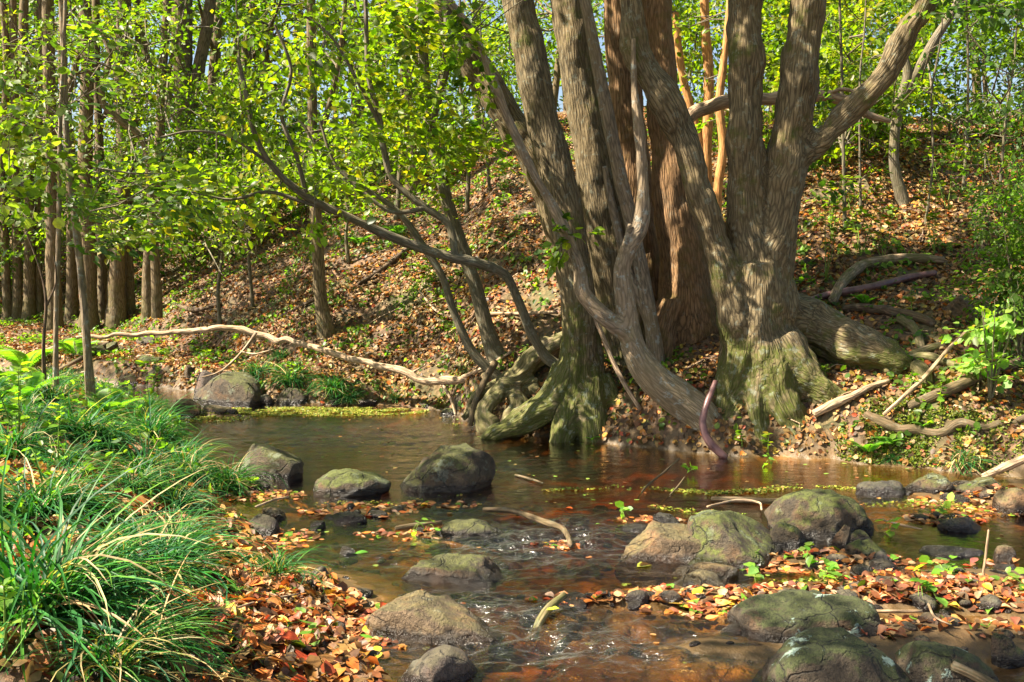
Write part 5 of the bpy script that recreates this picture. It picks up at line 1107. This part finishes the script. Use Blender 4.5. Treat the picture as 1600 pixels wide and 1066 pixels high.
# pebbles in the shallows
V = []; Fp = []
import bmesh
bm = bmesh.new(); bmesh.ops.create_icosphere(bm, subdivisions=2, radius=1.0); iv = np.array([q.co[:] for q in bm.verts]); fi = np.array([[q.index for q in f.verts] for f in bm.faces]); bm.free()
bag = Bag()
for i in range(700):
    if i < 300: x, y = rng.uniform(-1.4, 4.2), rng.uniform(3.6, 7.6)
    else:
        b_ = BARW[rng.integers(len(BARW))]; x, y = b_[0] + rng.normal(0, b_[2] * .6), b_[1] + rng.normal(0, b_[3] * .7)
    z = float(H(x, y))
    if z > .12: continue
    s = .015 + .05 * rng.random() ** 3; sc = s * rng.uniform(.6, 1.4, 3) * np.array([1.2, 1, .6]); v = iv * (1 + .18 * noise(iv * 1.2 + i)[:, None]) * sc
    a = rng.uniform(0, 6.28); v = np.stack([v[:, 0] * math.cos(a) - v[:, 1] * math.sin(a), v[:, 0] * math.sin(a) + v[:, 1] * math.cos(a), v[:, 2]], -1)
    bag.add(v + np.array([x, y, z + .1 * s]), fi)
prop(link('pebbles', bag.mesh('pebbles', M_ROCK_GREY)), 'small stones on the stream bed and bars', 'pebbles', kind='stuff')
# ------------------------------------------------------------------ tussocks
def blades(n, L, W, spread, seed, droop=1.0, cols=None, cw=None, lean=(0, 0), seg=7):
    r = np.random.default_rng(seed); a = r.uniform(0, 6.28, n); el = r.uniform(.5, 1.45, n) ** 1.0; l = L * r.uniform(.55, 1.15, n)
    k = np.linspace(0, 1, seg)[None, :]
    th = el[:, None] - droop * (2.3 * k ** 1.3) * r.uniform(.6, 1.25, n)[:, None] * (1.2 - .45 * (el[:, None] / 1.45)); ds = l[:, None] / (seg - 1)
    rad = np.cumsum(np.cos(th) * ds, 1); z = np.cumsum(np.sin(th) * ds, 1); rad = rad - rad[:, :1]; z = z - z[:, :1]
    z = np.maximum(z, -.04)
    b = r.normal(0, spread, (n, 2)); aa = a[:, None] + .5 * r.normal(size=(n, 1)) * k
    x = b[:, :1] + rad * np.cos(aa) + lean[0] * rad.clip(0) ; y = b[:, 1:] + rad * np.sin(aa) + lean[1] * rad.clip(0)
    P = np.stack([x, y, z], -1); T = unit(np.gradient(P, axis=1)); S = unit(np.cross(T, np.array([0, 0, 1.0])) + r.normal(0, .25, (n, 1, 3)))
    w = W * (1 - k ** 2.2 * .96)[..., None] * r.uniform(.6, 1.2, (n, 1, 1)) * np.clip(.55 + k[..., None] * 3, 0, 1)
    A = P - S * w; B = P + S * w; up = np.cross(S, T); M = P - up * w * .35
    V = np.stack([A, M, B], 2).reshape(n, -1, 3)
    q = []
    for s in range(seg - 1):
        o = s * 3; q += [[o, o + 1, o + 4, o + 3], [o + 1, o + 2, o + 5, o + 4]]
    return V, np.array(q), r
GR = [(.022, .10, .022), (.032, .14, .026), (.018, .085, .034), (.055, .17, .022), (.08, .18, .02)]; GRW = [4, 4, 3, 2, 1]
DRYC = [(.42, .33, .16), (.30, .22, .10)]
TUS = []
for k in range(7):
    V, q, r = blades(260, .55, .0056, .04, 40 + k, lean=(.12, 0)); n = len(V)
    c = pal(GR, GRW, n, .22); dry = r.random(n) < .09; c[dry] = pal(DRYC, [1, 1], dry.sum()); nv = V.shape[1]
    Fa = (q[None] + (np.arange(n) * nv)[:, None, None]).reshape(-1, 4)
    TUS.append(mesh_np('blades', V.reshape(-1, 3), Fa, np.repeat(c, nv, 0), M_BLADE))
def tussock(px, py, s, label, k, group=None, pos=None, name='grass_tussock'):
    p = hit(px, py) if pos is None else np.array(pos)
    root = empty(name, tuple(p)); prop(root, label, 'tussock', group)
    o = bpy.data.objects.new('blades', TUS[k % 7]); COL.objects.link(o); o.parent = root; o.scale = (s, s, s * .95); o.rotation_euler = (0, 0, [0, 2.1, 4.4, 1.2, 3.3, 5.5][k % 6]); o['kind'] = 'stuff'
    return root
def big_tussock(px, py, s, label, seed, nb, L=.62, W=.0062, dry=.1, onbar=False):
    p = hit(px, py) if not onbar else gz(px, py, .03); root = empty('grass_tussock', tuple(p)); prop(root, label, 'tussock')
    V, q, r = blades(nb, L, W, .06, seed, lean=(.22, -.02), seg=9); c = pal(GR, GRW, nb, .22); d = r.random(nb) < dry; c[d] = pal(DRYC, [1, 1], d.sum()); nv = V.shape[1]
    order = np.argsort(V[:, :, 1].min(1)); no = min(nb, 110)
    for i in order[:no]:
        o = bpy.data.objects.new('blade', mesh_np('blade', V[i] * s, q, np.broadcast_to(c[i], (nv, 3)), M_BLADE)); COL.objects.link(o); o.parent = root
    V = V[order[no:]]; c = c[order[no:]]; n = len(V); Fa = (q[None] + (np.arange(n) * nv)[:, None, None]).reshape(-1, 4)
    o = link('blades', mesh_np('blades', V.reshape(-1, 3) * s, Fa, np.repeat(c, nv, 0), M_BLADE), root, world_space=False); o['kind'] = 'stuff'
big_tussock(55, 985, 1.0, 'largest long-bladed dark green tussock filling the lower left corner', 5, 420, L=.78, W=.0072)
big_tussock(160, 930, .72, 'broad tussock just above and right of the corner clump', 13, 240, W=.0068)
big_tussock(95, 800, .75, 'full dark tussock in the left bank, behind the broad front ones', 14, 220)
big_tussock(235, 1020, .5, 'dense tussock between the corner clump and the left leaf bank', 12, 200)
big_tussock(165, 1060, .62, 'tussock with tan dry blades at the bottom edge, lower left', 6, 240, L=.7, dry=.28)
big_tussock(425, 905, .55, 'tussock with drooping pale tips on the stream margin, right of the other left-bank clumps', 7, 170, dry=.15)
big_tussock(270, 850, .52, 'tussock leaning out over the leaf bank above the corner clump', 8, 220)
big_tussock(352, 762, .68, 'spiky tussock on its own little island in the stream', 9, 220, dry=.12, onbar=True)
big_tussock(205, 775, .62, 'arching glossy tussock in the middle of the left bank', 10, 220, dry=.15)
lab = {(120, 690): 'shaded arching tussock left of the glossy middle one', (235, 690): 'tussock at the bank rim pointing to the island clump', (60, 820): 'tall tussock directly above the corner clump', (250, 905): 'low tussock between the corner clump and the leaves', (20, 720): 'tussock at the left edge under the fern'}
for k, ((px, py), l) in enumerate(lab.items()): tussock(px, py, 1.0, l, k)
k = 0
for i in range(125):
    x = rng.uniform(-6.3, -1.7); y = rng.uniform(4.2, 12.3); yn_ = float(np.interp(x, NX, NY))
    if y > yn_ - .18: continue
    px, py, w = to_px(np.array([x, y, float(H(x, y))]))
    if px < -80: continue
    near = 'near' if w < 6.5 else 'middle' if w < 9 else 'far'; sd = 'against the left edge' if px < 110 else 'inside the clump mass' if px < 220 else 'at the waterside rim'
    tussock(0, 0, rng.uniform(.5, .85), f'green tussock, {near} left bank, {sd}', k, f'green tussocks, {near} left bank, {sd}', (x, y, float(H(x, y)))); k += 1
big_tussock(1500, 728, .62, 'pale strappy tussock on the right bank at the water edge', 21, 120, dry=.3, W=.008)
for px, py, s, l in [(455, 600, .9, 'wide grass clump on the shaded far bank left of the sunlit litter'), (520, 610, .8, 'grass clump at the far shore, right of the wide one'), (400, 590, .8, 'grass clump behind the far mossy boulder'), (545, 625, .6, 'small grass clump over the flat far-shore stones'),
                     (440, 560, .6, 'small grass clump up on the dark slope'), (620, 625, .4, 'tiny grass tuft at the foot of the sunlit bank'), (1395, 720, .3, 'tiny grass tuft on the mossy right bank')]:
    tussock(px, py, s, l, k); k += 1
# ------------------------------------------------------------------ ferns and seedlings
def fern(px, py, s, label, nf=6, seed=1, pos=None, tint=(.09, .20, .03)):
    p = hit(px, py) if pos is None else np.array(pos); root = empty('fern', tuple(p)); prop(root, label, 'fern'); r = np.random.default_rng(seed)
    for f in range(nf):
        a = f * 6.28 / nf + r.uniform(-.3, .3); L = s * r.uniform(.7, 1.1); t = np.linspace(0, 1, 26); el = 1.15 - 1.3 * t ** 1.2
        rad = np.cumsum(np.cos(el)) / 26 * L; z = np.cumsum(np.sin(el)) / 26 * L; P = np.stack([rad * math.cos(a), rad * math.sin(a), z], -1)
        T = unit(np.gradient(P, axis=0)); S = np.array([-math.sin(a), math.cos(a), 0]); N = unit(np.cross(T, np.tile(S, (26, 1)))); N *= np.sign(N[:, 2:3] + 1e-6)
        pos_, d_, n_, l_ = [], [], [], []
        for sgn in (-1, 1):
            for i in range(3, 26):
                for j in (0,):
                    pos_.append(P[i] + (P[i] - P[i - 1]) * j); d_.append(S * sgn + T[i] * .45 + np.array([0, 0, -.12])); n_.append(N[i]); l_.append(L * .26 * math.sin(math.pi * min(1, (i + j - 1) / 25 * .8 + .18)) + .004)
        V, Fa, Cv = leaves(np.array(pos_), np.array(d_), np.array(n_), np.array(l_), pal([tint], [1], len(l_), .12), SH_HEX, .24)
        st, sq = tubes(P[None], np.linspace(.003, .001, 26)[None] * (s / .4), 4)
        V2 = np.vstack([V, st]); F2 = np.vstack([Fa, sq + len(V)]); C2 = np.vstack([Cv, np.tile([.12, .16, .04], (len(st), 1))])
        link('frond', mesh_np('frond', V2, F2, C2, M_LEAF, False), root, world_space=False)
fern(1355, 712, .28, 'small fresh fern on the mossy right bank by the water', 7, 1)
fern(1388, 700, .24, 'fern just right of the small waterside fern', 6, 2)
fern(1440, 672, .2, 'little fern over the half-sunk mossy log', 5, 3)
fern(925, 692, .16, 'tiny fern at the foot of the mossy buttresses', 5, 4)
fern(40, 585, .75, 'large bright fern arching at the left edge in front of the grove', 8, 5, tint=(.14, .26, .04))
fern(118, 560, .55, 'upright fern between the pole and the curved sapling', 7, 6, tint=(.12, .24, .04))
fern(30, 640, .5, 'dark fern among the left-edge tussocks', 7, 7)
fern(560, 385, .35, 'fern on the slope under the overhanging limb', 7, 8); fern(620, 370, .35, 'fern beside the fallen slope log', 7, 9)
fern(1352, 478, .22, 'dark fern under the rotten log', 6, 10); fern(170, 660, .45, 'leafy fern on the bank rim near the inlet', 6, 11, tint=(.12, .24, .04))
fern(520, 620, .25, 'small fern on the far shore stones', 6, 12)
def seedling(px, py, h, label, n=14, size=.09, cols=None, seed=0, wid=1.0, stems=1):
    p = hit(px, py); root = empty('seedling', tuple(p)); prop(root, label, 'seedling', None); r = np.random.default_rng(seed)
    for s in range(stems):
        t = np.linspace(0, 1, 5); dx = r.normal(0, .1); dy = r.normal(0, .1); P = np.stack([dx * h * t * (1 + s), dy * h * t * (1 + s), h * t], -1); V, Fq = tubes(P[None], np.linspace(.006, .002, 5)[None], 5)
        link('stem', mesh_np('stem', V, Fq, None, M_BLADE_C, attrs={'bk': V}), root, world_space=False)
        k = 1 - .75 * r.random(n) ** 1.5; P2 = np.stack([dx * h * k * (1 + s), dy * h * k * (1 + s), h * k], -1); a = r.uniform(0, 6.28, n)
        D = np.stack([np.cos(a), np.sin(a), r.uniform(-.1, .5, n)], -1); N = unit(np.tile([0, 0, 1.0], (n, 1)) + r.normal(0, .3, (n, 3)))
        V, Fa, Cv = leaves(P2, D, N, size * r.uniform(.6, 1.3, n), pal(cols or GREEN, GREEN_W if cols is None else [1] * len(cols), n, .12), SH_HEX, wid, r.uniform(0, 2, n))
        o = link('foliage', leaf_mesh_np('foliage', V, Fa, Cv, M_LEAF), root, world_space=False)
YG = [(.16, .26, .03), (.11, .2, .03), (.2, .28, .04)]
for i, (px, py, h, l) in enumerate([(302, 478, .55, 'bright seedling on the sunny patch of the shaded slope'), (608, 452, .3, 'star-shaped lime seedling in the middle of the slope'), (640, 470, .5, 'leafy seedling at the middle of the green slope'), (665, 450, .5, 'seedling right of the leafy mid-slope one'), (782, 300, .9, 'tall dark seedling high on the slope left of the buttressed tree'),
        (620, 500, .3, 'small seedling above the fallen branch'), (340, 640, .2, 'seedling poking from the pool left end'), (410, 475, .35, 'seedling low on the dark slope'), (460, 470, .3, 'seedling left of the kinked-foot trunk'), (520, 470, .35, 'seedling right of the kinked-foot trunk'), (545, 455, .3, 'broad seedling under the overhanging limb'), (715, 540, .7, 'broad-leaved seedling between the two slim trunks'),
        (1290, 440, 1.0, 'tall leafy seedling right of the forked tree'), (1345, 400, .9, 'dark leafy seedling on the right slope'), (1300, 380, .7, 'seedling close to the grey thin sapling'), (1380, 410, .6, 'seedling below the sinuous tree'), (1460, 400, .7, 'seedling left of the fine-leaved shrub'), (1480, 330, .8, 'seedling on the upper right slope'), (1530, 380, .9, 'tall seedling beside the fine-leaved shrub'),
        (1425, 500, .3, 'narrow-leaved plant on the litter below the pipe'), (1290, 600, .15, 'low green herb beside the great root'), (1200, 710, .18, 'small herb between the buttress feet'), (1160, 700, .15, 'herb in the hollow of the forked tree roots'), (90, 740, .4, 'lanky leafy weed in the left tussocks'), (235, 640, .5, 'bright arching weed on the bank rim'), (30, 700, .5, 'leafy weed at the left edge'), (10, 830, .4, 'lime weed above the corner clump'),
        (220, 500, .4, 'pale leafy plant in front of the short grove trunk'), (870, 420, .5, 'seedling on the bright slope against the buttressed trunk'), (1040, 650, .2, 'lime sprout behind the bent tree'), (1420, 620, .2, 'herb among the right-bank sticks'), (1470, 640, .2, 'herb over the slanting log'), (1500, 690, .15, 'herb above the strappy tussock'), (10, 1040, .25, 'light green weed in the bottom left corner')]):
    seedling(px, py, h, l, 16, .085 if h > .4 else .06, YG if i in (0, 1, 2, 23, 24, 25, 26, 29, 33) else None, i, .9, 1 if h < .5 else 3)
# green herbs creeping through the litter
n = 110000; x = rng.uniform(-12, 10, n); y = rng.uniform(7.8, 22, n); m = (fbm(np.stack([x * .7, y * .7, 0 * x + 4], -1), 3) > -.02 - .12 * (x < 0)) & (y > np.interp(x, FX, FY) + .1); x, y = x[m], y[m]
k = noise(np.stack([x * 2.4, y * 2.4, 0 * x], -1)) > .05; x, y = x[k], y[k]
lay(x, y, .06, [(.09, .16, .02), (.13, .21, .025), (.06, .12, .02)], [2, 2, 1], 'ground_cover', 'low green herbs growing through the slope litter', M_LEAF, SH_HEX, tilt=.5, lift=.045, wid=1.1)
# moss on the right bank and the root bank
MO = Bag()
for (px, py, l, w, n) in [(1390, 690, .32, .25, 5200), (1340, 672, .18, .15, 1500), (1470, 690, .3, .15, 2600), (700, 635, .4, .25, 2600), (880, 688, .25, .1, 900), (1560, 690, .3, .2, 1500), (560, 622, .5, .2, 1500)]:
    c = hit(px, py); a = rng.uniform(0, 6.28, n); r = rng.random(n) ** .6; x = c[0] + l * r * np.cos(a); y = c[1] + w * r * np.sin(a); k = (noise(np.stack([x * 5, y * 5, 0 * x], -1)) > -.2) & (H(x, y) > .01); x, y = x[k], y[k]; n = len(x)
    N = unit(rng.normal(0, .6, (n, 3)) + np.array([0, -.3, 1])); D = unit(np.cross(N, unit(rng.normal(size=(n, 3)))))
    V, Fa, Cv = leaves(np.stack([x, y, H(x, y) + rng.uniform(0, .03, n)], -1), D, N, .02 * rng.uniform(.6, 1.4, n), pal([(.09, .12, .012), (.14, .16, .015), (.05, .08, .01)], [2, 2, 1], n), SH_DIA, 1.6); MO.add(V, Fa[:, :3], Cv)
prop(link('moss', MO.mesh('moss', M_DUCK, False)), 'yellow-green moss cushions along the far water edge', 'moss', kind='stuff')
n = 5000; x = rng.uniform(-8, -2, n); y = rng.uniform(4, 13, n); m = y < np.interp(x, NX, NY); x, y = x[m], y[m]
lay(x, y, .06, [(.09, .18, .03), (.14, .24, .03), (.06, .13, .03)], [2, 2, 1], 'ground_cover', 'low green weeds between the tussocks', M_LEAF, SH_HEX, tilt=.6, lift=.08, wid=1.0)
# ------------------------------------------------------------------ labels of repeats: tell alike ones apart by their order
from collections import defaultdict
_g = defaultdict(list)
for o in bpy.data.objects:
    if o.parent is None and o.get('group') and o.get('label'): _g[o['label']].append(o)
ORD = ['first', 'second', 'third', 'fourth', 'fifth', 'sixth', 'seventh', 'eighth', 'ninth', 'tenth', 'eleventh', 'twelfth', 'thirteenth', 'fourteenth', 'fifteenth']
for lab, os_ in _g.items():
    if len(os_) < 2: continue
    os_.sort(key=lambda o: to_px(np.array(o.location))[0])
    for k, o in enumerate(os_[:15]): o['label'] = f'{lab}, {ORD[k]} from left'
